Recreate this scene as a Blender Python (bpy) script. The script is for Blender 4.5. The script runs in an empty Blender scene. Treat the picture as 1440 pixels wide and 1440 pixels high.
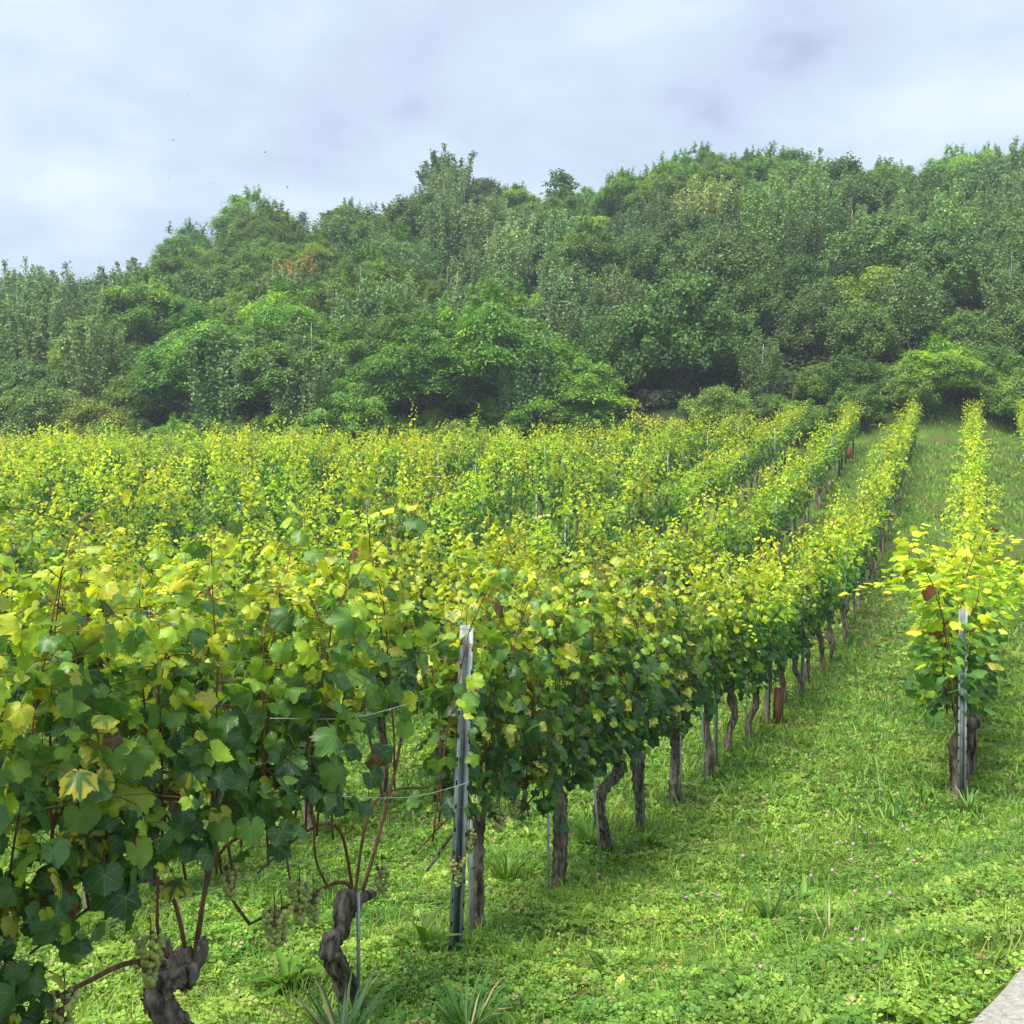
import bpy, math, random
import numpy as np
from mathutils import Vector, Matrix

R_ = math.radians
SC = bpy.context.scene
COL = SC.collection
F = 1400.0 / 1440.0          # focal length over frame width
EYE = 1.6

# ------------------------------------------------------------------ camera, sky, sun, exposure
cam_d = bpy.data.cameras.new("camera")
cam_d.sensor_width = 36.0
cam_d.lens = 36.0 * F
cam_d.clip_end = 3000
cam_d.clip_start = 0.05
cam = bpy.data.objects.new("camera", cam_d)
COL.objects.link(cam)
cam.location = (0, 0, EYE)
cam.rotation_euler = (R_(90), 0, 0)
SC.camera = cam

SUN_AZ, SUN_EL = R_(-143), R_(58)
world = bpy.data.worlds.new("World")
SC.world = world
world.use_nodes = True
nt = world.node_tree
nt.nodes.clear()
def N(t, kind, **kw):
    n = t.nodes.new(kind)
    for k, v in kw.items():
        if k in n.inputs:
            n.inputs[k].default_value = v
        else:
            setattr(n, k, v)
    return n
sky = N(nt, "ShaderNodeTexSky", sky_type="NISHITA", sun_disc=False, sun_elevation=SUN_EL, sun_rotation=SUN_AZ)
bg1 = N(nt, "ShaderNodeBackground", Strength=0.08)
nt.links.new(sky.outputs[0], bg1.inputs[0])
tc = N(nt, "ShaderNodeTexCoord")
sep = N(nt, "ShaderNodeSeparateXYZ")
nt.links.new(tc.outputs["Generated"], sep.inputs[0])
addz = N(nt, "ShaderNodeMath", operation="ADD"); addz.inputs[1].default_value = 0.22
nt.links.new(sep.outputs[2], addz.inputs[0])
mx = N(nt, "ShaderNodeMath", operation="MAXIMUM"); mx.inputs[1].default_value = 0.08
nt.links.new(addz.outputs[0], mx.inputs[0])
cmb = N(nt, "ShaderNodeCombineXYZ")
for i in (0, 1):
    dv = N(nt, "ShaderNodeMath", operation="DIVIDE")
    nt.links.new(sep.outputs[i], dv.inputs[0]); nt.links.new(mx.outputs[0], dv.inputs[1])
    nt.links.new(dv.outputs[0], cmb.inputs[i])
n1 = N(nt, "ShaderNodeTexNoise", Scale=2.1, Detail=7.0, Roughness=0.52, Distortion=0.15)
nt.links.new(cmb.outputs[0], n1.inputs["Vector"])
rp = N(nt, "ShaderNodeValToRGB")
el = rp.color_ramp.elements
el[0].position = 0.33; el[0].color = (0.24, 0.285, 0.375, 1)
el[1].position = 0.68; el[1].color = (0.50, 0.56, 0.64, 1)
e = rp.color_ramp.elements.new(0.43); e.color = (0.34, 0.40, 0.505, 1)
e = rp.color_ramp.elements.new(0.55); e.color = (0.40, 0.47, 0.57, 1)
nt.links.new(n1.outputs["Fac"], rp.inputs[0])
bg2 = N(nt, "ShaderNodeBackground", Strength=1.0)
nt.links.new(rp.outputs[0], bg2.inputs[0])
mixw = N(nt, "ShaderNodeMixShader"); mixw.inputs[0].default_value = 0.90
nt.links.new(bg1.outputs[0], mixw.inputs[1]); nt.links.new(bg2.outputs[0], mixw.inputs[2])
wo = N(nt, "ShaderNodeOutputWorld")
nt.links.new(mixw.outputs[0], wo.inputs[0])

sd = bpy.data.lights.new("sun", "SUN")
sd.energy = 4.9
sd.angle = R_(32)
sd.color = (1.0, 0.95, 0.86)
sun = bpy.data.objects.new("sun", sd)
COL.objects.link(sun)
sp = Vector((math.sin(SUN_AZ) * math.cos(SUN_EL), math.cos(SUN_AZ) * math.cos(SUN_EL), math.sin(SUN_EL)))
sun.rotation_euler = (-sp).to_track_quat('-Z', 'Y').to_euler()
sun.location = sp * 60

SC.view_settings.view_transform = 'Standard'
SC.view_settings.look = 'None'
SC.view_settings.exposure = 0.92
SC.view_settings.gamma = 1.0
SC.view_settings.use_curve_mapping = False
cy = SC.cycles
cy.max_bounces = 7; cy.diffuse_bounces = 4; cy.glossy_bounces = 2
cy.transmission_bounces = 4; cy.transparent_max_bounces = 6
cy.use_denoising = True
try:
    cy.denoiser = 'OPENIMAGEDENOISE'
    cy.denoising_prefilter = 'ACCURATE'
except Exception:
    pass

# ------------------------------------------------------------------ terrain height
TH = math.atan(655 / 1400.0)                 # rows run this far right of the view axis
U = np.array([math.sin(TH), math.cos(TH)])   # along the rows, away
NL = np.array([-math.cos(TH), math.sin(TH)]) # across, to the left
def sstep(a, b, x):
    t = np.clip((x - a) / (b - a), 0, 1)
    return t * t * (3 - 2 * t)
GY_R = [(-30, -2.0), (0, -1.75), (3, -1.85), (4, -2.03), (5, -2.15), (6, -2.30), (8.4, -2.45), (10, -2.54), (12, -2.66), (14, -2.70), (16.5, -2.62),
        (19, -2.45), (21, -2.15), (24, -1.65), (27, -0.96), (33, 0.75), (39.5, 2.55), (42, 2.95), (44, 3.0)]
GY_L = [(-30, -2.0), (0, -1.75), (3, -1.85), (4, -2.03), (5, -2.15), (6, -2.30), (8.4, -2.45), (10, -2.50), (12, -2.45), (14, -2.3), (16.5, -2.0),
        (21, -1.3), (27, -0.4), (34, 0.55), (40, 1.15), (44, 1.35)]
def smooth_interp(x, tab):
    xs = np.array([a for a, b in tab], float); ys = np.array([b for a, b in tab], float)
    out = 0
    for o, w in ((-1.2, .25), (0, .5), (1.2, .25)):
        out = out + w * np.interp(x + o * np.clip(x / 20, 0.05, 1), xs, ys)
    return out
SKY_PX = [(-500, 430), (-200, 405), (0, 392), (90, 395), (180, 400), (235, 355), (300, 318), (360, 292), (430, 285), (490, 268), (560, 255), (620, 240),
          (690, 240), (770, 250), (820, 235), (860, 212), (960, 197), (1100, 200), (1170, 212), (1200, 214), (1250, 204), (1340, 204), (1440, 194), (1700, 190), (2200, 220)]
YR = 80.0
def ridge_h(X):
    px = 720 + X / YR * 1400
    ys = np.interp(px, [a for a, b in SKY_PX], [b for a, b in SKY_PX])
    return (720 - ys) / 1400 * YR - 4.6
def yend(X):
    return np.interp(X, [-40, 0, 10, 17, 40], [43.5, 42.0, 41.0, 39.8, 39.0])
def ground(X, Y):
    X = np.asarray(X, float); Y = np.asarray(Y, float)
    Yc = np.clip(Y, -30, 44)
    b = sstep(0.02, 0.40, X / np.maximum(Yc, 6.0))
    z = smooth_interp(Yc, GY_R) * b + smooth_interp(Yc, GY_L) * (1 - b)
    # bank beside the path
    d = X * NPATH[0] + Y * NPATH[1] - 1.10
    k = sstep(-0.1, 1.6, d)
    z = np.where(Y < 12, (-1.63) * (1 - k) + z * k, z * k + (-1.63 + 0 * z) * (1 - k) if False else z)
    # wooded hill
    ye = yend(X) + 2.0
    t = np.clip((Y - ye) / (YR - ye), 0, 1)
    zr = ridge_h(X)
    base = z
    hill = base + (zr - base) * (t ** 0.92)
    z = np.where(Y > ye, hill, z)
    z = z - np.clip(Y - YR - 3, 0, 60) * 0.35
    z = z + 0.02 * np.sin(X * 3.1 + Y * 1.3) * np.sin(Y * 2.3 - X) * (d > 0.6)
    zz = np.where(Y > ye, 0.35 * np.sin(X * .55 + 1) * np.sin(Y * .4), 0)
    return z + zz + EYE
pd = np.array([0.69, 0.724]); NPATH = np.array([-0.724, 0.69])
def gz(x, y):
    return float(ground(np.array([x]), np.array([y]))[0])
def at_row(s, p):
    q = U * s + NL * p
    return float(q[0]), float(q[1])
def px_of(x, y, z):
    return 720 + x / y * 1400, 720 - (z - EYE) / y * 1400

# ------------------------------------------------------------------ helpers
def tag(o, label=None, cat=None, group=None, kind=None):
    if label: o['label'] = label
    if cat: o['category'] = cat
    if group: o['group'] = group
    if kind: o['kind'] = kind
    return o
def empty(name, loc, rz=0.0):
    o = bpy.data.objects.new(name, None)
    COL.objects.link(o)
    o.location = loc; o.rotation_euler = (0, 0, rz); o.empty_display_size = .2
    return o
def link(name, me, parent=None, loc=(0, 0, 0)):
    o = bpy.data.objects.new(name, me)
    COL.objects.link(o)
    if parent: o.parent = parent
    o.location = loc
    return o
def copy_thing(r):
    c = r.copy(); COL.objects.link(c)
    for ch in r.children:
        d = ch.copy(); COL.objects.link(d); d.parent = c
        for g in ch.children:
            h = g.copy(); COL.objects.link(h); h.parent = d
    return c
def tri_mesh(name, V, T, mats, tint=None, lf=None, smooth=True, mi=None):
    me = bpy.data.meshes.new(name)
    V = np.asarray(V, np.float32); T = np.asarray(T, np.int32)
    me.vertices.add(len(V)); me.vertices.foreach_set("co", V.ravel())
    me.loops.add(len(T) * 3); me.loops.foreach_set("vertex_index", T.ravel())
    me.polygons.add(len(T))
    me.polygons.foreach_set("loop_start", np.arange(0, len(T) * 3, 3, dtype=np.int32))
    me.polygons.foreach_set("loop_total", np.full(len(T), 3, np.int32))
    if smooth: me.polygons.foreach_set("use_smooth", np.ones(len(T), bool))
    for m in (mats if isinstance(mats, (list, tuple)) else [mats]): me.materials.append(m)
    if mi is not None: me.polygons.foreach_set("material_index", np.asarray(mi, np.int32))
    if tint is not None:
        a = me.attributes.new("tint", 'FLOAT_COLOR', 'POINT')
        c = np.ones((len(V), 4), np.float32); c[:, :3] = tint
        a.data.foreach_set("color", c.ravel())
    if lf is not None:
        a = me.attributes.new("lf", 'FLOAT_VECTOR', 'POINT')
        a.data.foreach_set("vector", np.asarray(lf, np.float32).ravel())
    me.update(calc_edges=True)
    return me
class Buf:
    """gathers triangles from many scatters into one mesh"""
    def __init__(s): s.V = []; s.T = []; s.C = []; s.L = []; s.M = []; s.n = 0
    def add(s, V, T, C, L=None, m=0):
        V = np.asarray(V, np.float32); T = np.asarray(T, np.int64)
        s.V.append(V); s.T.append(T + s.n)
        C = np.asarray(C, np.float32)
        if C.ndim == 1: C = np.tile(C, (len(V), 1))
        s.C.append(C); s.L.append(np.zeros((len(V), 3), np.float32) if L is None else L)
        s.M.append(np.full(len(T), m)); s.n += len(V)
    def scatter(s, tpl, P, R, S, C, m=0):
        """tpl=(v,t,lf); P (M,3) positions, R (M,3,3) column frames, S (M,) or (M,3) sizes, C (M,3) colours"""
        v, t, lf = tpl
        M = len(P)
        if M == 0: return
        S = np.asarray(S, float)
        if S.ndim == 1: S = S[:, None]
        vs = v[None] * S[:, None, :]
        W = np.einsum('mij,mnj->mni', R, vs) + P[:, None, :]
        T = t[None] + (np.arange(M) * len(v))[:, None, None]
        CC = np.repeat(np.asarray(C, np.float32)[:, None, :], len(v), 1)
        LL = np.repeat(lf[None], M, 0).copy()
        LL[:, :, 2] = np.random.rand(M)[:, None]
        s.add(W.reshape(-1, 3), T.reshape(-1, 3), CC.reshape(-1, 3), LL.reshape(-1, 3), m)
    def mesh(s, name, mats, smooth=True):
        return tri_mesh(name, np.concatenate(s.V), np.concatenate(s.T), mats, np.concatenate(s.C), np.concatenate(s.L), smooth, np.concatenate(s.M))
def frames(Y, Z):
    """column frames from wanted tip direction Y and normal Z, each (M,3)"""
    Z = Z / (np.linalg.norm(Z, axis=1, keepdims=True) + 1e-9)
    Y = Y - (Y * Z).sum(1, keepdims=True) * Z
    Y = Y / (np.linalg.norm(Y, axis=1, keepdims=True) + 1e-9)
    X = np.cross(Y, Z)
    return np.stack([X, Y, Z], axis=2)
def tube(path, rad, sides=6, closed_end=True, gnarl=0.0, seed=0, squash=None):
    """tube along path; gnarl adds ridges and knots"""
    rs = np.random.RandomState(seed)
    P = np.asarray(path, float); n = len(P)
    rad = np.broadcast_to(np.asarray(rad, float), (n,)).copy()
    d = np.gradient(P, axis=0); d /= np.linalg.norm(d, axis=1, keepdims=True) + 1e-9
    ref = np.array([0.0, 1.0, 0.0]) if abs(d[0][1]) < .8 else np.array([1.0, 0, 0])
    V = []
    ph = rs.rand(6) * 6.28
    for i in range(n):
        a = np.cross(d[i], ref); a /= np.linalg.norm(a) + 1e-9
        b = np.cross(d[i], a); ref = np.cross(a, d[i]); ref = ref / (np.linalg.norm(ref) + 1e-9)
        th = np.arange(sides) / sides * 2 * math.pi
        r = np.full(sides, rad[i])
        if gnarl:
            u = i / n
            r *= 1 + gnarl * (.45 * np.sin(3 * th + ph[0] + 5 * u) + .35 * np.sin(5 * th + ph[1] - 4 * u) + .5 * np.sin(2 * th + 9 * u + ph[2]) + .35 * np.sin(7*th + 14*u)) + gnarl * rs.randn(sides) * .33
        V.append(P[i] + np.outer(np.cos(th) * r, a) + np.outer(np.sin(th) * r, b))
    V = np.concatenate(V); T = []
    for i in range(n - 1):
        for j in range(sides):
            a0 = i * sides + j; a1 = i * sides + (j + 1) % sides
            T += [(a0, a0 + sides, a1), (a1, a0 + sides, a1 + sides)]
    if closed_end:
        V = np.concatenate([V, P[:1], P[-1:]]); c0 = n * sides; c1 = c0 + 1
        for j in range(sides):
            T.append((j, (j + 1) % sides, c0)); k = (n - 1) * sides
            T.append((k + (j + 1) % sides, k + j, c1))
    T = np.array(T)[:, ::-1]
    return V, T
def spline(pts, n):
    pts = np.asarray(pts, float); m = len(pts)
    t = np.linspace(0, m - 1, n); i = np.clip(t.astype(int), 0, m - 2); f = (t - i)[:, None]
    p0 = pts[np.clip(i - 1, 0, m - 1)]; p1 = pts[i]; p2 = pts[i + 1]; p3 = pts[np.clip(i + 2, 0, m - 1)]
    return 0.5 * ((2 * p1) + (-p0 + p2) * f + (2 * p0 - 5 * p1 + 4 * p2 - p3) * f ** 2 + (-p0 + 3 * p1 - 3 * p2 + p3) * f ** 3)
def boxes(bl):
    """list of (x0,y0,z0,x1,y1,z1) -> verts, tris"""
    V = []; T = []; n = 0
    for (a, b, c, d, e, f) in bl:
        V += [(a, b, c), (d, b, c), (d, e, c), (a, e, c), (a, b, f), (d, b, f), (d, e, f), (a, e, f)]
        for q in ((0, 3, 2, 1), (4, 5, 6, 7), (0, 1, 5, 4), (1, 2, 6, 5), (2, 3, 7, 6), (3, 0, 4, 7)):
            T += [(n + q[0], n + q[1], n + q[2]), (n + q[0], n + q[2], n + q[3])]
        n += 8
    return np.array(V, float), np.array(T)
def prism(outline, z0, z1):
    n = len(outline); V = [(x, y, z0) for x, y in outline] + [(x, y, z1) for x, y in outline]
    T = []
    for i in range(n):
        j = (i + 1) % n; T += [(i, j, n + j), (i, n + j, n + i)]
    return np.array(V, float), T

# ------------------------------------------------------------------ materials
def new_mat(name):
    m = bpy.data.materials.new(name); m.use_nodes = True; m.node_tree.nodes.clear()
    return m, m.node_tree
def leaf_mat(name, trans=0.45, rough=0.5, veins=False, objcol=False, tr_gain=1.25, spec=0.35, patch=0.25):
    m, t = new_mat(name)
    at = N(t, "ShaderNodeAttribute", attribute_name="tint")
    col = at.outputs["Color"]
    tcn = N(t, "ShaderNodeTexCoord")
    if veins:
        lf = N(t, "ShaderNodeAttribute", attribute_name="lf")
        sx = N(t, "ShaderNodeSeparateXYZ"); t.links.new(lf.outputs["Vector"], sx.inputs[0])
        # pale veins
        mr = N(t, "ShaderNodeMapRange"); mr.inputs[1].default_value = .84; mr.inputs[2].default_value = .97
        t.links.new(sx.outputs[0], mr.inputs[0])
        mv = N(t, "ShaderNodeMix", data_type="RGBA"); mv.inputs[7].default_value = (.20, .30, .07, 1)
        sc = N(t, "ShaderNodeMath", operation="MULTIPLY"); sc.inputs[1].default_value = .50
        t.links.new(mr.outputs[0], sc.inputs[0]); t.links.new(sc.outputs[0], mv.inputs[0]); t.links.new(col, mv.inputs[6])
        # side veins running off the main ones
        s1 = N(t, "ShaderNodeMath", operation="MULTIPLY"); s1.inputs[1].default_value = 7.0; t.links.new(sx.outputs[1], s1.inputs[0])
        s2 = N(t, "ShaderNodeMath", operation="MULTIPLY"); s2.inputs[1].default_value = 2.6; t.links.new(sx.outputs[0], s2.inputs[0])
        s3 = N(t, "ShaderNodeMath", operation="ADD"); t.links.new(s1.outputs[0], s3.inputs[0]); t.links.new(s2.outputs[0], s3.inputs[1])
        s4 = N(t, "ShaderNodeMath", operation="FRACT"); t.links.new(s3.outputs[0], s4.inputs[0])
        s5 = N(t, "ShaderNodeMath", operation="GREATER_THAN"); s5.inputs[1].default_value = .86; t.links.new(s4.outputs[0], s5.inputs[0])
        s6 = N(t, "ShaderNodeMath", operation="MULTIPLY"); s6.inputs[1].default_value = .22; t.links.new(s5.outputs[0], s6.inputs[0])
        mw = N(t, "ShaderNodeMix", data_type="RGBA"); mw.inputs[7].default_value = (.20, .30, .07, 1)
        t.links.new(s6.outputs[0], mw.inputs[0]); t.links.new(mv.outputs[2], mw.inputs[6]); mv = mw
        # some leaves yellow between the veins towards the margin
        g1 = N(t, "ShaderNodeMath", operation="GREATER_THAN"); g1.inputs[1].default_value = .93
        t.links.new(sx.outputs[2], g1.inputs[0])
        iv = N(t, "ShaderNodeMapRange"); iv.inputs[1].default_value = .75; iv.inputs[2].default_value = .35
        t.links.new(sx.outputs[0], iv.inputs[0])
        ed = N(t, "ShaderNodeMapRange"); ed.inputs[1].default_value = .25; ed.inputs[2].default_value = .8
        t.links.new(sx.outputs[1], ed.inputs[0])
        p1 = N(t, "ShaderNodeMath", operation="MULTIPLY"); t.links.new(iv.outputs[0], p1.inputs[0]); t.links.new(ed.outputs[0], p1.inputs[1])
        p2 = N(t, "ShaderNodeMath", operation="MULTIPLY"); t.links.new(p1.outputs[0], p2.inputs[0]); t.links.new(g1.outputs[0], p2.inputs[1])
        my = N(t, "ShaderNodeMix", data_type="RGBA"); my.inputs[7].default_value = (.50, .46, .06, 1)
        t.links.new(p2.outputs[0], my.inputs[0]); t.links.new(mv.outputs[2], my.inputs[6])
        # brown burnt spots near margins
        nb = N(t, "ShaderNodeTexNoise", Scale=14.0, Detail=2.0); t.links.new(tcn.outputs["Object"], nb.inputs["Vector"])
        nr = N(t, "ShaderNodeMapRange"); nr.inputs[1].default_value = .67; nr.inputs[2].default_value = .74
        t.links.new(nb.outputs["Fac"], nr.inputs[0])
        pb = N(t, "ShaderNodeMath", operation="MULTIPLY"); t.links.new(nr.outputs[0], pb.inputs[0]); t.links.new(ed.outputs[0], pb.inputs[1])
        mb = N(t, "ShaderNodeMix", data_type="RGBA"); mb.inputs[7].default_value = (.11, .05, .02, 1)
        t.links.new(pb.outputs[0], mb.inputs[0]); t.links.new(my.outputs[2], mb.inputs[6])
        col = mb.outputs[2]
    if objcol:
        oi = N(t, "ShaderNodeObjectInfo")
        mo = N(t, "ShaderNodeMix", data_type="RGBA", blend_type="MULTIPLY"); mo.inputs[0].default_value = 1.0
        t.links.new(col, mo.inputs[6]); t.links.new(oi.outputs["Color"], mo.inputs[7]); col = mo.outputs[2]
    if patch:
        nz = N(t, "ShaderNodeTexNoise", Scale=2.2, Detail=3.0); t.links.new(tcn.outputs["Object"], nz.inputs["Vector"])
        m2 = N(t, "ShaderNodeMapRange"); m2.inputs[3].default_value = 1 - patch; m2.inputs[4].default_value = 1 + patch
        m2.inputs[1].default_value = .35; m2.inputs[2].default_value = .65
        t.links.new(nz.outputs["Fac"], m2.inputs[0])
        vm = N(t, "ShaderNodeVectorMath", operation="SCALE"); t.links.new(col, vm.inputs[0]); t.links.new(m2.outputs[0], vm.inputs["Scale"])
        col = vm.outputs[0]
    b = N(t, "ShaderNodeBsdfPrincipled"); b.inputs["Roughness"].default_value = rough
    b.inputs["Specular IOR Level"].default_value = spec
    t.links.new(col, b.inputs["Base Color"])
    tr = N(t, "ShaderNodeBsdfTranslucent")
    tg = N(t, "ShaderNodeMix", data_type="RGBA", blend_type="MULTIPLY"); tg.inputs[0].default_value = 1.0
    tg.inputs[7].default_value = (1.30 * tr_gain, 1.20 * tr_gain, .55 * tr_gain, 1)
    t.links.new(col, tg.inputs[6]); t.links.new(tg.outputs[2], tr.inputs[0])
    ms = N(t, "ShaderNodeMixShader"); ms.inputs[0].default_value = trans
    t.links.new(b.outputs[0], ms.inputs[1]); t.links.new(tr.outputs[0], ms.inputs[2])
    o = N(t, "ShaderNodeOutputMaterial"); t.links.new(ms.outputs[0], o.inputs[0])
    return m
def noise_mat(name, c1, c2, scale=20, rough=.8, stretch=(1, 1, 1), bump=0.0, metal=0.0, detail=5, spec=.3, lo=.35, hi=.65, bscale=None):
    m, t = new_mat(name)
    tcn = N(t, "ShaderNodeTexCoord"); mp = N(t, "ShaderNodeMapping"); mp.inputs["Scale"].default_value = stretch
    t.links.new(tcn.outputs["Object"], mp.inputs[0])
    nz = N(t, "ShaderNodeTexNoise", Scale=float(scale), Detail=float(detail), Roughness=.6); t.links.new(mp.outputs[0], nz.inputs["Vector"])
    r = N(t, "ShaderNodeValToRGB"); r.color_ramp.elements[0].color = (*c1, 1); r.color_ramp.elements[1].color = (*c2, 1)
    r.color_ramp.elements[0].position = lo; r.color_ramp.elements[1].position = hi
    t.links.new(nz.outputs["Fac"], r.inputs[0])
    b = N(t, "ShaderNodeBsdfPrincipled"); b.inputs["Roughness"].default_value = rough; b.inputs["Metallic"].default_value = metal
    b.inputs["Specular IOR Level"].default_value = spec
    t.links.new(r.outputs[0], b.inputs["Base Color"])
    if bump:
        nb = N(t, "ShaderNodeTexNoise", Scale=float(bscale or scale), Detail=6.0, Roughness=.65); t.links.new(mp.outputs[0], nb.inputs["Vector"])
        bp = N(t, "ShaderNodeBump"); bp.inputs["Strength"].default_value = 1.0; bp.inputs["Distance"].default_value = bump
        t.links.new(nb.outputs["Fac"], bp.inputs["Height"]); t.links.new(bp.outputs[0], b.inputs["Normal"])
    o = N(t, "ShaderNodeOutputMaterial"); t.links.new(b.outputs[0], o.inputs[0])
    return m
M_vleaf = leaf_mat("vine_leaf", trans=.42, rough=.42, veins=True, tr_gain=1.35, spec=.45, patch=.15)
M_mleaf = leaf_mat("vine_leaf_plain", trans=.42, rough=.5, tr_gain=1.35, patch=.2, objcol=True)
M_tree = leaf_mat("tree_leaf", trans=.30, rough=.6, objcol=True, tr_gain=1.0, patch=.15)
M_grass = leaf_mat("grass_blade", trans=.35, rough=.5, tr_gain=1.1, patch=.2)
M_bark = noise_mat("vine_bark", (.012, .009, .007), (.32, .27, .21), 34, .95, (1, 1, .13), bump=.03, bscale=44, lo=.36, hi=.66, detail=8)
M_cane = noise_mat("cane_bark", (.06, .028, .015), (.18, .09, .045), 30, .6, (1, 1, .3))
M_gcane = noise_mat("green_shoot", (.10, .10, .02), (.20, .09, .03), 8, .6)
M_galv = noise_mat("galvanised_steel", (.20, .24, .26), (.38, .42, .44), 30, .6, (1, 1, .25), metal=.15, spec=.4, bump=.0008)
M_stake = noise_mat("stake_steel", (.22, .28, .28), (.46, .52, .51), 40, .5, (1, 1, .2), metal=.45)
M_wire = noise_mat("wire_steel", (.35, .37, .38), (.55, .57, .58), 40, .4, metal=.7)
M_hole = noise_mat("slot_shade", (.01, .01, .01), (.02, .02, .02), 10, .9)
M_tbark = noise_mat("tree_bark", (.05, .042, .032), (.14, .12, .09), 12, .9, (1, 1, .3), bump=.01)
M_pbark = noise_mat("pale_bark", (.20, .19, .15), (.42, .40, .34), 9, .8, (1, 1, .3))

# ------------------------------------------------------------------ leaf shapes
def vine_leaf_tpl(nout, teeth, seed, fold=.25, droop=.35, ripple=.06):
    rs = np.random.RandomState(seed)
    kp = np.array([(0, 1.0), (12, .92), (27, .83), (40, .89), (55, .96), (70, .88), (86, .77), (100, .82), (118, .85), (140, .76), (158, .64), (172, .36), (180, .08)], float)
    half = nout // 2
    ang = np.linspace(0, 180, half + 1)
    def rad(a):
        r = np.interp(a, kp[:, 0], kp[:, 1])
        return r
    outl = []
    for sgn in (1, -1):
        aa = ang if sgn == 1 else ang[1:-1][::-1]
        for k, a in enumerate(aa):
            r = rad(a) * (1 + rs.randn() * .03)
            if teeth: r += (.045 if (int(round(a / (180 / half)))) % 2 == 0 else -.035) * (a < 165)
            outl.append((sgn * a, r))
    # order: 0..180 on right then 180..0 on left
    V = [(0, 0, 0)]; L = [(1.0, 0, 0)]
    ring = [0, 27, 55, 86, 118, 150, 180, -150, -118, -86, -55, -27]
    lobes = (0, 55, 118, -55, -118)
    for a in ring:
        r = .5 * rad(abs(a)); V.append((r * math.sin(R_(a)), r * math.cos(R_(a)), 0)); L.append((1.0 if a in lobes else 0.25, .5, 0))
    base = len(V)
    aouts = []
    for a, r in outl:
        V.append((r * math.sin(R_(a)), r * math.cos(R_(a)), 0))
        dd = min(abs(a - l) for l in lobes)
        L.append((1.0 if dd < 180 / half * .55 else 0.0, 1.0, 0)); aouts.append(a % 360)
    T = []
    n = len(ring)
    ra = [a % 360 for a in ring]
    for i in range(n): T.append((0, 1 + i, 1 + (i + 1) % n))
    m = len(outl)
    # stitch ring to outline
    i = j = 0
    ra2 = ra + [360]; ao = aouts + [360]
    while i < n or j < m:
        if j < m and (i >= n or ao[j + 1] <= ra2[i + 1] + 1e-6):
            T.append((1 + i % n, base + j, base + (j + 1) % m)); j += 1
        else:
            T.append((1 + i % n, base + j % m, 1 + (i + 1) % n)); i += 1
    V = np.array(V, float)
    x, y = V[:, 0].copy(), V[:, 1].copy(); r = np.hypot(x, y)
    V[:, 2] = -fold * np.abs(x) ** 1.2 - droop * r ** 2 * .5 + ripple * np.sin(np.arctan2(x, y) * 5 + seed) * r + .03 * rs.randn(len(V)) * r
    V[:, 2] += np.array([l[0] for l in L]) * -.03
    V[:, 1] += .12
    return V, np.array(T)[:, ::-1], np.array(L, float)
HERO = [vine_leaf_tpl(48, True, s, f, d, r) for s, f, d, r in ((1, .22, .35, .08), (2, .50, .25, .11), (3, .05, .75, .10), (4, -.35, .35, .13), (5, .35, 1.0, .15), (12, .65, .5, .12), (13, -.1, .9, .16))]
MID = [vine_leaf_tpl(14, False, s, f, d, r) for s, f, d, r in ((6, .25, .35, .08), (7, .45, .4, .1), (8, -.2, .6, .12))]
def diamond(w=.55, bend=.2, fold=.12):
    V = np.array([(0, 0, 0), (w, .55, -fold), (0, 1.05, -bend), (-w, .55, -fold), (0, .5, .02)], float)
    T = np.array([(0, 1, 4), (1, 2, 4), (2, 3, 4), (3, 0, 4)])
    L = np.zeros((5, 3)); L[:, 0] = .5
    return V, T, L
FARL = [diamond(.62, .3, .15), diamond(.52, .1, .25)]
def quadleaf(w, l=1.0, bend=.2):
    V = np.array([(-w, 0, 0), (w, 0, 0), (w * .8, l, -bend), (-w * .8, l, -bend)], float)
    return V, np.array([(0, 1, 2), (0, 2, 3)]), np.zeros((4, 3))
def blade_tpl(w=.06, bend=.5):
    V = []; 
    for t in (0, .4, .75):
        ww = w * (1 - t * .7); V += [(-ww, bend * t * t, t), (ww, bend * t * t, t)]
    V.append((0, bend, 1.0 - bend * .15))
    T = [(0, 1, 3), (0, 3, 2), (2, 3, 5), (2, 5, 4), (4, 5, 6)]
    return np.array(V, float), np.array(T), np.zeros((7, 3))
def trefoil():
    V = []; T = []; n = 0
    for a in (0, 120, 240):
        c, s = math.cos(R_(a)), math.sin(R_(a))
        for (x, y, z) in ((0, 0.05, 0), (.42, .55, .10), (0, 1.0, 0.02), (-.42, .55, .10)):
            V.append((x * c - y * s, x * s + y * c, z))
        T += [(n, n + 1, n + 2), (n, n + 2, n + 3)]; n += 4
    return np.array(V, float), np.array(T), np.zeros((12, 3))

# palette (albedo, linear)
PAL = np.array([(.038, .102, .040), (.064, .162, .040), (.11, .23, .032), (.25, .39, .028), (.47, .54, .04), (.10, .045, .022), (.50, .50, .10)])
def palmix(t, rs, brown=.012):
    """t 0..1 dark green -> young yellow"""
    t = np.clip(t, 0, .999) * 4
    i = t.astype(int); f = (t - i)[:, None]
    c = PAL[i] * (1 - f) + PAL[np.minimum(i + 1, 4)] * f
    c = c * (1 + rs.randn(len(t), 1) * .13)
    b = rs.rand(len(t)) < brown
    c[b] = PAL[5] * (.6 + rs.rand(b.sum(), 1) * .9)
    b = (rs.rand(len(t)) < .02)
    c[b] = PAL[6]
    return np.clip(c, .004, .8)

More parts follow.
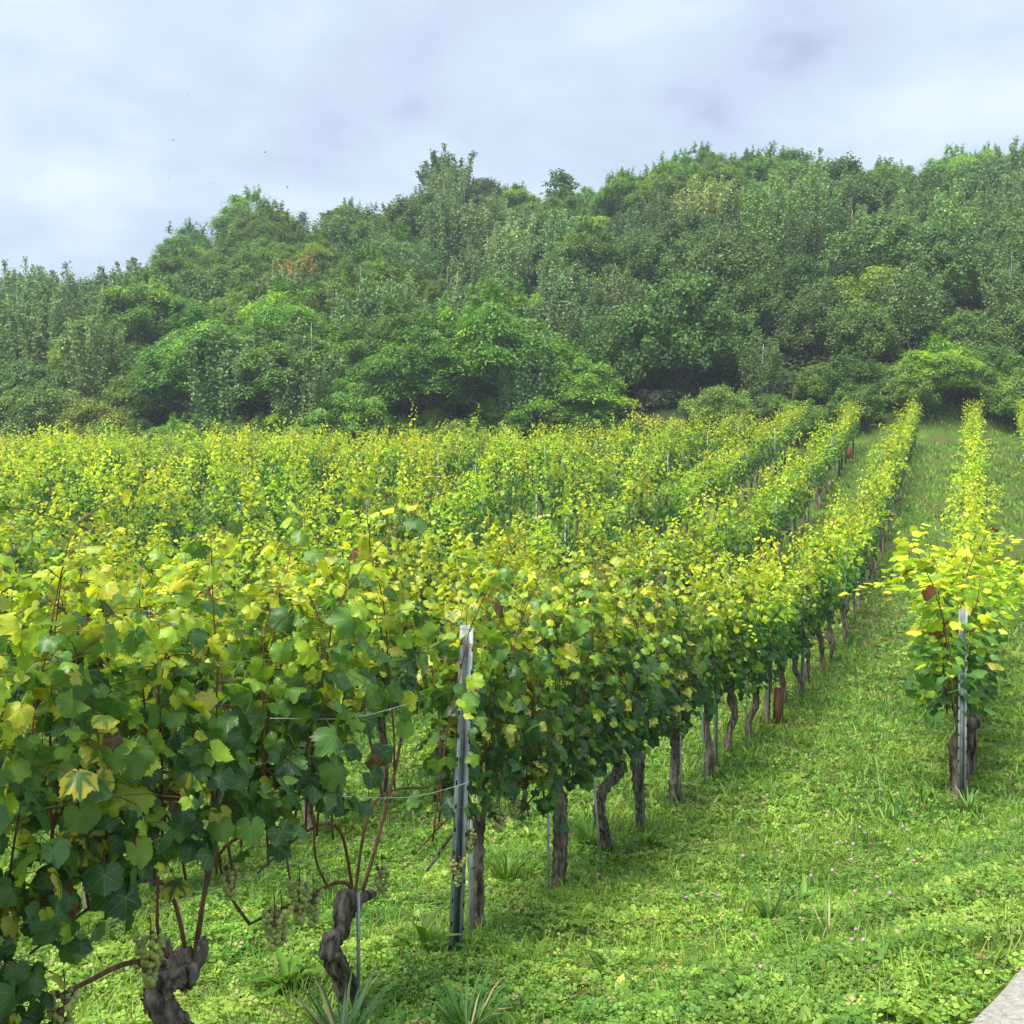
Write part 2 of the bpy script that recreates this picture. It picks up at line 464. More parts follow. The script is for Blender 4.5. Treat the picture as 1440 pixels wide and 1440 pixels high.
def vine_shoots(rs, ysh=0.0, tsd=.15, topl=2.2, tallp=.5, ygr=.26, half=.55, z0=.72, ztop=1.95, nsh=11, step=.07, side_bias=0.0, xs=None, yellow=0.0, dens=1.0, tall=.25):
    """local frame: x along the row, y to the left of it. returns leaf arrays and shoot paths"""
    P = []; Y = []; Z = []; S = []; Cc = []; paths = []
    for k in range(nsh):
        x = (xs[k] if xs is not None else -half + (k + .5) * 2 * half / nsh + rs.randn() * .05)
        y = rs.randn() * .03; z = z0 + rs.randn() * .05
        top = ztop + np.clip(rs.randn(), -2, 1.6) * tsd + (rs.rand() < tallp) * rs.rand() * tall
        drx = rs.randn() * .10; dry = rs.randn() * .09
        pts = [(x, y, z)]
        n = int((top - z) / step)
        sgn = 1
        for i in range(n):
            f = i / n
            drx += rs.randn() * .05; dry += rs.randn() * .045
            lean = 1.0 if z < 1.6 else topl
            x += drx * step * lean; y += dry * step * lean; z += step * (1 if z < 1.75 else .75)
            y = np.clip(y, -.20, .20) if z < 1.6 else np.clip(y, -.42, .42)
            pts.append((x, y, z)); sgn = -sgn
            nl = 1 + (rs.rand() < .85 * dens) + (rs.rand() < .75 * dens) + (rs.rand() < .6 * dens) + (rs.rand() < .35 * dens) + (rs.rand() < .35 * dens)
            for q in range(nl):
                if rs.rand() > dens and q == 0 and z < 1.4: continue
                sg = sgn if q == 0 else (1 if rs.rand() < .5 else -1)
                if side_bias and rs.rand() < abs(side_bias): sg = math.copysign(1, side_bias)
                pet = (.05 + rs.rand() * .13) * (1.0 if z < 1.75 else .6)
                o = np.array([rs.randn() * .7, sg * (.7 + rs.rand() * .6), .15 + rs.randn() * .35])
                o /= np.linalg.norm(o)
                p = np.array([x, y, z]) + o * pet + (np.array([0, 0, -.02]))
                if q: p += rs.randn(3) * np.array([.05, .03, .05])
                top_f = np.clip((z - 1.5) / .5, 0, 1)
                zz = o * np.array([.9, .9, .5]) + np.array([0, 0, .3 + .6 * top_f + rs.rand() * .5]) + rs.randn(3) * .48
                yy = o * .6 + np.array([0, 0, -.9 + .5 * top_f]) + rs.randn(3) * .35
                age = (z - z0) / (top - z0)
                size = (.033 + .040 * rs.rand() ** .9) * (1.05 if age < .65 else (1.05 - (age - .65) * 1.3)) * (.75 if q else 1.0)
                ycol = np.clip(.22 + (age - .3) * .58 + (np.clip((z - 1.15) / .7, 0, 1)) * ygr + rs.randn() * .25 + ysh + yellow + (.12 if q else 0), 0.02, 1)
                if rs.rand() < .06: ycol = .75 + .2 * rs.rand(); size *= .7
                P.append(p); Y.append(yy); Z.append(zz); S.append(size); Cc.append(ycol)
        paths.append(np.array(pts))
    return np.array(P), np.array(Y), np.array(Z), np.array(S), np.array(Cc), paths
def foliage_mesh(name, rs, data, tpls, mat, scale=1.0, keep=None):
    P, Y, Z, S, C, paths = data
    if keep is not None:
        k = keep(P); P, Y, Z, S, C = P[k], Y[k], Z[k], S[k], C[k]
    col = palmix(C, rs)
    Rf = frames(Y, Z)
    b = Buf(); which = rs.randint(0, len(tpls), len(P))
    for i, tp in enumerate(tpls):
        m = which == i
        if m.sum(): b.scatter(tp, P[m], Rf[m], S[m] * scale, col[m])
    return b, (P, Y, Z, S, C)
def petioles(b, P, paths_unused, rs, Y, S, m):
    pass

# ------------------------------------------------------------------ ground
def build_ground():
    xs = np.concatenate([np.linspace(-900, -70, 14), np.arange(-64, -20, 2.0), np.arange(-20, 20, .5), np.arange(20, 66, 2.0), np.linspace(70, 900, 14)])
    ys = np.concatenate([np.linspace(-600, -20, 8), np.arange(-16, 0, 2.0), np.arange(0, 14, .25), np.arange(14, 46, .7), np.arange(46, 100, 2.0), np.linspace(105, 1200, 16)])
    X, Y = np.meshgrid(xs, ys)
    Z = ground(X, Y)
    Z = np.maximum(Z, -6.0)
    V = np.stack([X, Y, Z], -1).reshape(-1, 3)
    nx = len(xs); T = []
    I = np.arange(len(ys) - 1)[:, None] * nx + np.arange(nx - 1)[None]
    I = I.ravel()
    T = np.concatenate([np.stack([I, I + 1, I + nx + 1], 1), np.stack([I, I + nx + 1, I + nx], 1)])
    m, t = new_mat("ground_soil_and_turf")
    g = N(t, "ShaderNodeNewGeometry")
    n1 = N(t, "ShaderNodeTexNoise", Scale=1.1, Detail=5.0); n2 = N(t, "ShaderNodeTexNoise", Scale=22.0, Detail=5.0); n3 = N(t, "ShaderNodeTexNoise", Scale=.35, Detail=3.0)
    for n in (n1, n2, n3): t.links.new(g.outputs["Position"], n.inputs["Vector"])
    r1 = N(t, "ShaderNodeValToRGB"); e = r1.color_ramp.elements
    e[0].position = .36; e[0].color = (.095, .105, .04, 1); e[1].position = .60; e[1].color = (.085, .16, .028, 1)
    x = e.new(.50) if hasattr(e, 'new') else None
    if x: x.color = (.075, .12, .028, 1)
    t.links.new(n1.outputs["Fac"], r1.inputs[0])
    r2 = N(t, "ShaderNodeValToRGB"); e = r2.color_ramp.elements
    e[0].position = .3; e[0].color = (.45, .45, .45, 1); e[1].position = .75; e[1].color = (1.5, 1.4, 1.2, 1)
    t.links.new(n2.outputs["Fac"], r2.inputs[0])
    mm = N(t, "ShaderNodeMix", data_type="RGBA", blend_type="MULTIPLY"); mm.inputs[0].default_value = 1
    t.links.new(r1.outputs[0], mm.inputs[6]); t.links.new(r2.outputs[0], mm.inputs[7])
    # leaf litter under the wood
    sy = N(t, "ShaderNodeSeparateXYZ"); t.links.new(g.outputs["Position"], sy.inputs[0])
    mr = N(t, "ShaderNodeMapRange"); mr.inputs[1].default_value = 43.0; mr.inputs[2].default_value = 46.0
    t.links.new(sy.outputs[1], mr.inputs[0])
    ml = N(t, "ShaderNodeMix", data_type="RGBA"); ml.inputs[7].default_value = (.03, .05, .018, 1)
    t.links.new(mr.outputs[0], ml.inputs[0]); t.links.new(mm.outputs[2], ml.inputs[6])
    b = N(t, "ShaderNodeBsdfPrincipled"); b.inputs["Roughness"].default_value = .95; b.inputs["Specular IOR Level"].default_value = .1
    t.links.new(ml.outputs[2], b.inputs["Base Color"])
    bp = N(t, "ShaderNodeBump"); bp.inputs["Distance"].default_value = .03; t.links.new(n2.outputs["Fac"], bp.inputs["Height"]); t.links.new(bp.outputs[0], b.inputs["Normal"])
    o = N(t, "ShaderNodeOutputMaterial"); t.links.new(b.outputs[0], o.inputs[0])
    ob = link("ground", tri_mesh("ground", V, T, m)); tag(ob, kind="structure", label="grassy vineyard ground rising to the wooded hillside")
build_ground()
# concrete path at the camera's feet
def build_path():
    rs = np.random.RandomState(3)
    n = 90; V = []; T = []
    for i in range(n):
        a = -8 + i * 0.28
        for j, off in enumerate((1.14, 1.11, .3, -.6, -1.5, -1.55)):
            w = off + (rs.randn() * .003 if j < 2 else 0) + 0
            p = pd * a + NPATH * w
            V.append((p[0], p[1], EYE - 1.60 + (-.09 if j in (0, 5) else 0)))
    for i in range(n - 1):
        for j in range(5):
            q = i * 6 + j; T += [(q, q + 6, q + 1), (q + 1, q + 6, q + 7)]
    m = noise_mat("path_concrete", (.24, .23, .21), (.46, .44, .41), 34, .9, bump=.006, bscale=80, lo=.3, hi=.7)
    ob = link("path", tri_mesh("path", V, T, m, smooth=False)); tag(ob, kind="structure", label="pale rough concrete path at the corner of the vineyard")
build_path()

# ------------------------------------------------------------------ ground cover
def wnoise(x, y, s=1.0, ph=0.0):
    x = x * s + ph; y = y * s - ph * .7
    return .5 + .5 * (np.sin(x * 1.7 + 1.3 * np.sin(y * 1.1 + ph)) * np.sin(y * 1.9 + 1.1 * np.sin(x * .9)) * .6 + .4 * np.sin(x * 4.1 + y * 2.7) * np.sin(y * 3.7 - x * 1.9))
def sample_area(rs, n, y0, y1, m=.6, margin=.8):
    Y = np.sqrt(rs.rand(n) * (y1 ** 2 - y0 ** 2) + y0 ** 2)
    X = (rs.rand(n) * 2 - 1) * (m * Y + margin)
    d = X * NPATH[0] + Y * NPATH[1]
    k = (d > 1.12) & (Y < yend(X) + 5)
    return X[k], Y[k]
def up_frames(rs, n, tilt):
    Z = np.stack([rs.randn(n) * tilt, rs.randn(n) * tilt, np.ones(n)], 1)
    a = rs.rand(n) * 6.283
    Yv = np.stack([np.cos(a), np.sin(a), np.zeros(n)], 1)
    return frames(Yv, Z)
G_MID = np.array((.14, .29, .038)); G_YEL = np.array((.32, .44, .075)); G_DRK = np.array((.055, .15, .028)); G_DRY = np.array((.38, .33, .16))
def gcol(X, Y, rs, shift=0.0):
    a = wnoise(X, Y, .8, 1.0) * .5 + wnoise(X, Y, 2.4, 4.0) * .5 + rs.randn(len(X)) * .22 + shift
    a = np.clip(a, 0, 1)[:, None]
    c = np.where(a < .5, G_DRK * (1 - a * 2) + G_MID * a * 2, G_MID * (2 - a * 2) + G_YEL * (a * 2 - 1))
    dry = rs.rand(len(X)) < .035 + .10 * (wnoise(X, Y, 1.3, 9.0) > .80)
    c[dry] = G_DRY * (.6 + .5 * rs.rand(dry.sum(), 1))
    return c * (1 + rs.randn(len(X), 1) * .10)
def build_cover():
    rs = np.random.RandomState(11)
    TREF = trefoil()
    BL = [blade_tpl(.05, .35), blade_tpl(.04, .7), blade_tpl(.06, .15)]
    # clover and small leafy weeds near the camera
    b = Buf()
    for (n, y0, y1, s) in ((105000, 2.9, 7.0, .0185), (70000, 7.0, 13.5, .024), (40000, 13.5, 26.0, .045)):
        X, Y = sample_area(rs, n, y0, y1, .55, .5)
        # more clover away from the worn lane, thin on dry patches
        k = rs.rand(len(X)) < .35 + .75 * wnoise(X, Y, 1.1, 2.0)
        dp = X * NPATH[0] + Y * NPATH[1] - 1.1
        k &= rs.rand(len(X)) < np.clip(.45 + dp * .9, 0, 1)
        X, Y = X[k], Y[k]
        h = .008 + .09 * rs.rand(len(X)) * (.15 + wnoise(X, Y, 2.6, 6.0) ** 1.5)
        P = np.stack([X, Y, ground(X, Y) + h], 1)
        b.scatter(TREF, P, up_frames(rs, len(X), .35), s * (.4 + 1.3 * rs.rand(len(X)) ** 1.6), gcol(X, Y, rs, .06))
    ob = link("clover", b.mesh("clover", M_grass)); tag(ob, kind="stuff", label="low clover and leafy weeds covering the vineyard floor", cat="ground cover")
    b = Buf()
    for (n, y0, y1, h0, w) in ((80000, 2.9, 7.5, .12, .62), (100000, 7.5, 17.0, .14, 1.35), (150000, 17.0, 47.0, .18, 3.0)):
        X, Y = sample_area(rs, n, y0, y1, .55, .8)
        k = rs.rand(len(X)) < .25 + .9 * wnoise(X, Y, .9, 5.0)
        dp = X * NPATH[0] + Y * NPATH[1] - 1.1
        k &= rs.rand(len(X)) < np.clip(.7 + dp * .8, 0, 1)
        X, Y = X[k], Y[k]
        P = np.stack([X, Y, ground(X, Y) - .005], 1)
        hh = h0 * (.35 + .75 * rs.rand(len(X))) * (.5 + .8 * wnoise(X, Y, 2.2, 3.0))
        wh = rs.randint(0, 3, len(X)); C = gcol(X, Y, rs, .02); Fm = up_frames(rs, len(X), .35)
        for i in range(3):
            m = wh == i
            b.scatter(BL[i], P[m], Fm[m], np.stack([hh[m] * w, hh[m] * 1.0, hh[m]], 1), C[m])
    ob = link("grass", b.mesh("grass", M_grass)); tag(ob, kind="stuff", label="green grass growing between the vine rows", cat="grass")
    b = Buf(); X, Y = sample_area(rs, 9000, 2.9, 9.0, .55, .5)
    k = rs.rand(len(X)) < .10 + .9 * (wnoise(X, Y, 1.3, 9.0) > .72) + .6 * np.exp(-((X * NPATH[0] + Y * NPATH[1]) - 1.2) / .5)
    X, Y = X[k], Y[k]; n = len(X); a = rs.rand(n) * 6.28
    P = np.stack([X, Y, ground(X, Y) + .01 + .04 * rs.rand(n)], 1)
    b.scatter(quadleaf(.018, 1.0, .12), P, frames(np.stack([np.cos(a), np.sin(a), rs.randn(n) * .25], 1), np.stack([rs.randn(n) * .4, rs.randn(n) * .4, np.ones(n)], 1)), .03 + .07 * rs.rand(n), G_DRY * (.5 + .8 * rs.rand(n, 1)))
    ob = link("straw", b.mesh("straw", M_grass)); tag(ob, kind="stuff", label="dry straw and dead grass stems lying in the turf", cat="straw")
    # broad-leaved weeds mixed in
    b = Buf()
    LEAFW = (lambda w: (np.array([(0, 0, 0), (w, .45, .14), (0, .5, .06), (-w, .45, .14), (w * .75, .8, .12), (-w * .75, .8, .12), (0, 1.05, 0)], float),
             np.array([(0, 1, 2), (0, 2, 3), (2, 1, 4), (2, 4, 6), (2, 6, 5), (2, 5, 3)]), np.zeros((7, 3))))(.22)
    X, Y = sample_area(rs, 5200, 3.0, 17.0, .55, .5)
    k = wnoise(X, Y, 1.4, 7.0) > .45
    X, Y = X[k], Y[k]
    for i in range(len(X)):
        nl = rs.randint(4, 9); a = rs.rand(nl) * 6.28; el_ = .25 + rs.rand(nl) * .9
        Yv = np.stack([np.cos(a) * np.cos(el_), np.sin(a) * np.cos(el_), np.sin(el_)], 1)
        Zv = np.stack([-np.cos(a) * np.sin(el_), -np.sin(a) * np.sin(el_), np.cos(el_)], 1) + rs.randn(nl, 3) * .15
        P = np.tile(np.array([[X[i], Y[i], gz(X[i], Y[i])]]), (nl, 1)); s = .03 + .06 * rs.rand()
        cc = gcol(np.full(nl, X[i]), np.full(nl, Y[i]), rs, .15)
        b.scatter(LEAFW, P, frames(Yv, Zv), s * (.6 + .6 * rs.rand(nl)), cc)
    ob = link("weeds", b.mesh("weeds", M_grass)); tag(ob, kind="stuff", label="small broad-leaved weeds scattered through the grass", cat="weeds")
build_cover()

# single grass tufts and dock plants that stand out
def grass_tuft(label, px, D, h, n, seed, hue, xoff=0):
    rs = np.random.RandomState(seed); b = Buf()
    x = (px - 720) / 1400 * D; y = D
    t = blade_tpl(.035, .55)
    a = rs.rand(n) * 6.28
    P = np.stack([np.cos(a) * .05 * rs.rand(n), np.sin(a) * .05 * rs.rand(n), np.zeros(n)], 1)
    Z = np.stack([np.cos(a) * .45 * rs.rand(n), np.sin(a) * .45 * rs.rand(n), np.ones(n)], 1)
    Yv = np.stack([np.cos(a), np.sin(a), np.zeros(n)], 1)
    s = h * (.5 + .6 * rs.rand(n)); C = np.array(hue) * (.7 + .6 * rs.rand(n, 1))
    dry = rs.rand(n) < .12; C[dry] = (.42, .36, .18)
    b.scatter(t, P, frames(Yv, Z), np.stack([s * .9, s, s], 1), C)
    o = link("grass_tuft", b.mesh("grass_tuft", M_grass), None, (x, y, gz(x, y)))
    tag(o, label, "grass tuft", "coarse grass tufts in the vineyard floor")
grass_tuft("blue-green coarse grass tuft in front of the twisted second trunk", 480, 3.5, .30, 90, 5, (.07, .17, .06))
grass_tuft("arching green grass tuft at the bottom edge below the channel post", 655, 3.75, .24, 120, 6, (.06, .18, .03))
grass_tuft("bright green grass tuft between the channel post and the third trunk", 712, 6.1, .26, 80, 7, (.10, .25, .03))
grass_tuft("lush grass tuft beside the gnarled S-shaped trunk", 830, 7.0, .28, 80, 8, (.08, .24, .03))
grass_tuft("spiky grass tuft at the foot of the galvanised end post", 1362, 7.9, .24, 80, 9, (.09, .22, .03))
grass_tuft("sparse wide-bladed grass tuft in the open clover lawn", 1165, 4.6, .22, 26, 10, (.16, .30, .05))
grass_tuft("low green grass tuft in the lawn left of the clover blooms", 1085, 5.2, .22, 60, 12, (.07, .18, .03))
def dock(label, px, D, h, n, seed):
    rs = np.random.RandomState(seed); b = Buf()
    x = (px - 720) / 1400 * D; y = D
    w = .11
    V = np.array([(0, 0, 0), (w * .55, .3, .05), (0, .32, 0), (-w * .7, .28, .04), (w, .62, .0), (0, .66, -.06), (-w * .85, .6, .03), (.05, 1.05, -.34)], float)
    T = np.array([(0, 1, 2), (0, 2, 3), (2, 1, 4), (2, 4, 5), (3, 2, 5), (3, 5, 6), (5, 4, 7), (6, 5, 7)])
    n = int(n * 1.8); a = np.arange(n) * 2.4 + rs.rand(n) * .6; e_ = .25 + rs.rand(n) * 1.0
    Yv = np.stack([np.cos(a) * np.cos(e_), np.sin(a) * np.cos(e_), np.sin(e_)], 1)
    Zv = np.stack([-np.cos(a) * np.sin(e_), -np.sin(a) * np.sin(e_), np.cos(e_)], 1) + rs.randn(n, 3) * .12
    n2 = n; C = np.array((.11, .24, .03)) * (.6 + .7 * rs.rand(n, 1))
    b.scatter((V, T, np.zeros((8, 3))), rs.randn(n, 3) * [.02, .02, 0], frames(Yv, Zv), h * (.4 + .6 * rs.rand(n)), C)
    o = link("dock_plant", b.mesh("dock_plant", M_grass), None, (x, y, gz(x, y)))
    tag(o, label, "weed", "broad-leaved dock plants in the grass")
dock("upright broad-leaved dock plant between the twisted trunk and the channel post", 592, 4.75, .26, 9, 21)
dock("leafy dock plant left of the twisted trunk under the canopy", 405, 4.3, .26, 12, 22)
dock("dock plant with spread leaves on the lawn below the third trunk", 858, 4.5, .20, 11, 23)
dock("dock plant to the left of the stake by the fifth trunk", 912, 6.9, .2, 12, 24)
dock("bushy leafy weed in the clover lawn", 1120, 5.6, .2, 16, 25)
dock("leafy weed at the foot of the galvanised end post", 1300, 8.4, .16, 14, 26)
dock("broad leafy weed at the bottom edge of the lawn", 1030, 3.6, .14, 12, 27)
dock("pale green weed rosette beside the concrete path", 1215, 3.75, .14, 12, 28)

# clover flowers
def build_clover_flowers():
    rs = np.random.RandomState(31)
    m = noise_mat("clover_petals", (.24, .13, .17), (.46, .33, .38), 60, .8)
    ms = noise_mat("clover_stem", (.06, .15, .02), (.10, .22, .03), 20, .7)
    spots = [(1088, 1187), (1125, 1170), (1134, 1177), (1165, 1144), (1182, 1152), (1193, 1181), (1180, 1188), (1203, 1188), (1207, 1166), (1216, 1172), (1228, 1182), (1196, 1208),
             (1265, 1162), (1276, 1168), (1277, 1197), (1294, 1202), (1281, 1210), (1380, 1171), (1233, 1231), (1233, 1246), (1248, 1256), (1172, 1226), (1115, 1244), (1137, 1231),
             (1192, 1260), (1205, 1256), (1206, 1299), (1206, 1312), (1215, 1318), (1048, 1283), (1056, 1312), (1078, 1350), (1085, 1080), (1118, 1078), (1040, 1108), (1140, 1070),
             (966, 1258), (985, 1231), (836, 1230), (1042, 1205), (724, 1398), (1118, 1172), (1160, 1086), (1095, 1104), (1242, 1078), (1010, 1258)]
    V, T = [], []
    # a bobbly ball: small cones round a sphere
    bb = Buf()
    n = 60; i = np.arange(n) + .5
    ph = np.arccos(1 - 1.7 * i / n); th = math.pi * (1 + 5 ** .5) * i
    Dn = np.stack([np.cos(th) * np.sin(ph), np.sin(th) * np.sin(ph), np.cos(ph)], 1)
    V1 = np.array([(-.28, 0, .5), (.28, 0, .5), (0, .28, .5), (0, -.28, .5), (0, 0, 1.0)], float)
    T1 = np.array([(1, 2, 4), (2, 0, 4), (0, 3, 4), (3, 1, 4)])
    bb.scatter((V1, T1, np.zeros((5, 3))), np.zeros((n, 3)), frames(np.cross(Dn, rs.randn(n, 3)), Dn + rs.randn(n, 3) * .12), np.full(n, .014), np.full((n, 3), .5))
    V2, T2 = tube(spline([(0, 0, -.005), (.004, 0, -.05), (0, .004, -.11)], 5), .0015, 5)
    head = bb.mesh("flower_head", m); stem = tri_mesh("stem", V2, T2, ms)
    root = None
    near_lab = "pink clover flower standing in the lawn of the open grass lane"
    for k, (px, py) in enumerate(spots):
        # intersect the pixel ray with the ground 9 cm lower than the flower
        D = 3.0
        while D < 14 and EYE + (720 - py) / 1400 * D > gz((px - 720) / 1400 * D, D) + .09: D += .02
        x = (px - 720) / 1400 * D; z = gz(x, D) + .09
        if root is None:
            o = empty("clover_flower", (x, D, z - .09)); h = link("flower_head", head, o, (0, 0, .09)); s = link("stem", stem, o, (0, 0, .09)); root = o
        else:
            o = copy_thing(root); o.location = (x, D, z - .09)
        o.rotation_euler = (rs.randn() * .15, rs.randn() * .15, rs.rand() * 6); sc = .7 + .4 * rs.rand(); o.scale = (sc,) * 3
        tag(o, near_lab, "flower", "pink clover flowers in the grass lane")
build_clover_flowers()

# ------------------------------------------------------------------ vines
def trunk_mesh(name, pts, r0, r1, seed, n=44, sides=22, gn=.20, knob=None):
    P = spline(pts, n); rad = np.interp(np.linspace(0, 1, n), [0, .12, .75, .92, 1], [r0 * 1.25, r0, r1, r1 * 1.35, r1 * .7])
    rad = rad * (1 + .10 * np.sin(np.arange(n) * 1.3 + seed))
    V, T = tube(P, rad, sides, gnarl=gn, seed=seed)
    vs, ts = [V], [T]; nn = len(V)
    for (pp, ra, rb) in (knob or []):
        q = spline(pp, 9); V2, T2 = tube(q, np.linspace(ra, rb, 9), 12, gnarl=gn * .9, seed=seed + 3)
        vs.append(V2); ts.append(T2 + nn); nn += len(V2)
    if n > 30:      # shaggy strips of loose bark
        rs = np.random.RandomState(seed)
        for i in range(46):
            k0 = rs.randint(1, n - 9); a = rs.rand() * 6.28; m = rs.randint(4, 9)
            q = []
            for j in range(m):
                rr = rad[k0 + j] * (1.02 + .16 * (j / m) * (rs.rand() < .5)); aa = a + j * .05
                q.append(P[k0 + j] + np.array([math.cos(aa) * rr, math.sin(aa) * rr, 0]))
            V2, T2 = tube(np.array(q), np.linspace(.0035, .0012, m), 4); vs.append(V2); ts.append(T2 + nn); nn += len(V2)
    return tri_mesh(name, np.concatenate(vs), np.concatenate(ts), M_bark)
def bunch_mesh(name, seed, n=85, L=.13, W=.036):
    rs = np.random.RandomState(seed)
    # small icosphere
    import bmesh
    bm = bmesh.new(); bmesh.ops.create_icosphere(bm, subdivisions=2, radius=1)
    v = np.array([x.co[:] for x in bm.verts]); bm.verts.index_update(); t = np.array([[x.index for x in f.verts] for f in bm.faces]); bm.free()
    b = Buf(); P = []
    for i in range(n):
        f = rs.rand() ** .8; w = W * (1 - f * .75) * (.8 + .3 * rs.rand()); a = rs.rand() * 6.28
        P.append((math.cos(a) * w, math.sin(a) * w, -f * L))
    P = np.array(P)
    C = np.array((.40, .46, .13)) * (.75 + .45 * rs.rand(n, 1))
    d = rs.rand(n) < .12; C[d] = (.12, .06, .05)
    b.scatter((v, t, np.zeros((len(v), 3))), P, np.tile(np.eye(3), (n, 1, 1)), .0095 * (.8 + .4 * rs.rand(n)), C)
    V, T = tube(spline([(0, 0, .06), (.006, 0, .02), (0, 0, -L * .6)], 6), .002, 5)
    b.add(V, T, np.array((.10, .09, .03)))
    return b.mesh(name, M_grape)
M_grape = leaf_mat("grape_skin", trans=.25, rough=.38, tr_gain=1.0, patch=.1, spec=.5)
BUNCH = [bunch_mesh("grape_bunch", 1), bunch_mesh("grape_bunch", 2, 120, .15, .042), bunch_mesh("grape_bunch", 3, 60, .11, .032)]
ROT = math.pi / 2 - TH

# the hero vines in the front row: s along the row, lateral lean of the trunk etc.
def px_local(s0, px, py, p=2.3, off=0.0):
    """a picture point lying in the row's own plane -> local (x, y, z) of the vine at s0"""
    az = TH - math.atan((px - 720) / 1400.0); pp = p + off
    s = pp / math.tan(az); q = U * s + NL * pp
    bx, by = at_row(s0, p)
    return (s - s0, off, EYE + (720 - py) / 1400.0 * q[1] - gz(bx, by))
P1 = 2.3
def hero_vine(s0, label, trunk=None, knobs=None, r=(.040, .038), seed=0, keep=None, nsh=11, ztop=1.93, canes=None, bunches=(), **kw):
    rs = np.random.RandomState(seed)
    x, y = at_row(s0, P1); root = empty("grapevine", (x, y, gz(x, y) - .02), ROT)
    tag(root, label, "grapevine", "grapevines of the front row")
    if trunk is None:
        a = rs.randn(4) * .04; trunk = [(0, 0, -.05), (a[0], a[1] * .5, .2), (a[2], a[1], .42), (a[3], 0, .62)]
        knobs = [([(a[3], 0, .58), (a[3] - .06, 0, .68), (a[3] - .16, .02, .74)], .026, .014), ([(a[3], 0, .58), (a[3] + .05, .01, .66), (a[3] + .15, 0, .73)], .024, .012)]
    link("trunk", trunk_mesh("trunk", trunk, r[0], r[1], seed, knob=knobs), root)
    data = vine_shoots(rs, nsh=nsh, ztop=ztop, ysh=-.10, **kw)
    b, kept = foliage_mesh("foliage", rs, data, HERO, M_vleaf, keep=keep)
    P, Y, Z, S, C = kept
    # petioles from the shoot to each leaf
    if len(P):
        allp = np.concatenate(data[5])
        for i in range(0, len(P)):
            d2 = ((allp - P[i]) ** 2).sum(1); q = allp[d2.argmin()]
            V, T = tube([q, (q + P[i]) / 2 + (0, 0, .01), P[i]], .0016, 3, closed_end=False)
            b.add(V, T, np.array((.16, .13, .035)))
    link("foliage", b.mesh("foliage", M_vleaf), root)
    hd = np.array(trunk[-1]); zc = kw.get('z0', .72)
    for sg in (-1, 1):      # the bent fruiting cane that carries the shoots
        q = spline([hd - (0, 0, .03), hd + (sg * .10, 0, (zc - hd[2]) * .8 + .03), (hd[0] + sg * .30, .01, zc + .02), (hd[0] + sg * .60, 0, zc - .04)], 16)
        V, T = tube(q, np.linspace(.007, .004, 16), 8, gnarl=.08, seed=seed); link("cane", tri_mesh("cane", V, T, M_cane), root)
    for pth in data[5]:
        V, T = tube(spline(pth, max(8, len(pth))), np.linspace(.0048, .0016, max(8, len(pth))), 6)
        link("cane", tri_mesh("cane", V, T, M_cane), root)
    for cp, ra, rb in (canes or []):
        V, T = tube(spline(cp, 14), np.linspace(ra, rb, 14), 8, gnarl=.06, seed=seed)
        link("cane", tri_mesh("cane", V, T, M_cane), root)
    for (bp, k) in bunches:
        link("grape_bunch", BUNCH[k], root, (bp[0], bp[1] - .07, bp[2]))
    return root
# vine 0 (mostly outside the frame, leaves hang in at the left edge)
hero_vine(1.30, "grapevine at the left edge whose big dark leaves hang nearly to the ground", seed=101, nsh=15, ztop=1.60, z0=.42, tall=.05)
L = lambda s, pts, off=0: [px_local(s, a, b, P1, off) for a, b in pts]
s = 2.38
tr = L(s, [(262, 1460), (232, 1418), (222, 1385), (240, 1358), (268, 1352)])
tr = [(tr[0][0] + .04, 0, -.08)] + tr
hero_vine(s, "grapevine with black gnarled hooked trunk and cut stub, nearest on the left", tr, [(L(s, [(262, 1354), (280, 1342), (286, 1322), (284, 1312)]), .024, .015), (L(s, [(246, 1362), (240, 1340), (236, 1312)]), .016, .009)],
          (.046, .043), 102, nsh=16, ztop=1.70, z0=.74, tall=.08, keep=lambda P: (P[:, 2] > .74 + .30 * P[:, 0] + .10 * np.sin(P[:, 0] * 11)),
          canes=[(L(s, [(278, 1312), (284, 1270), (292, 1215), (300, 1150)]), .0085, .006), (L(s, [(236, 1340), (222, 1300), (222, 1240), (224, 1180)]), .006, .004),
                 (L(s, [(240, 1345), (180, 1345), (120, 1372), (60, 1402)]), .009, .006), (L(s, [(350, 1290), (320, 1245), (305, 1190)]), .006, .004)],
          bunches=[(L(s, [(186, 1300)], .05)[0], 1), (L(s, [(62, 1378)], -.05)[0], 0), (L(s, [(372, 1262)])[0], 0), (L(s, [(300, 1205)], .03)[0], 2)])
s = 3.41
tr = L(s, [(505, 1440), (492, 1392), (472, 1345), (464, 1322), (480, 1300), (484, 1270), (498, 1250)])
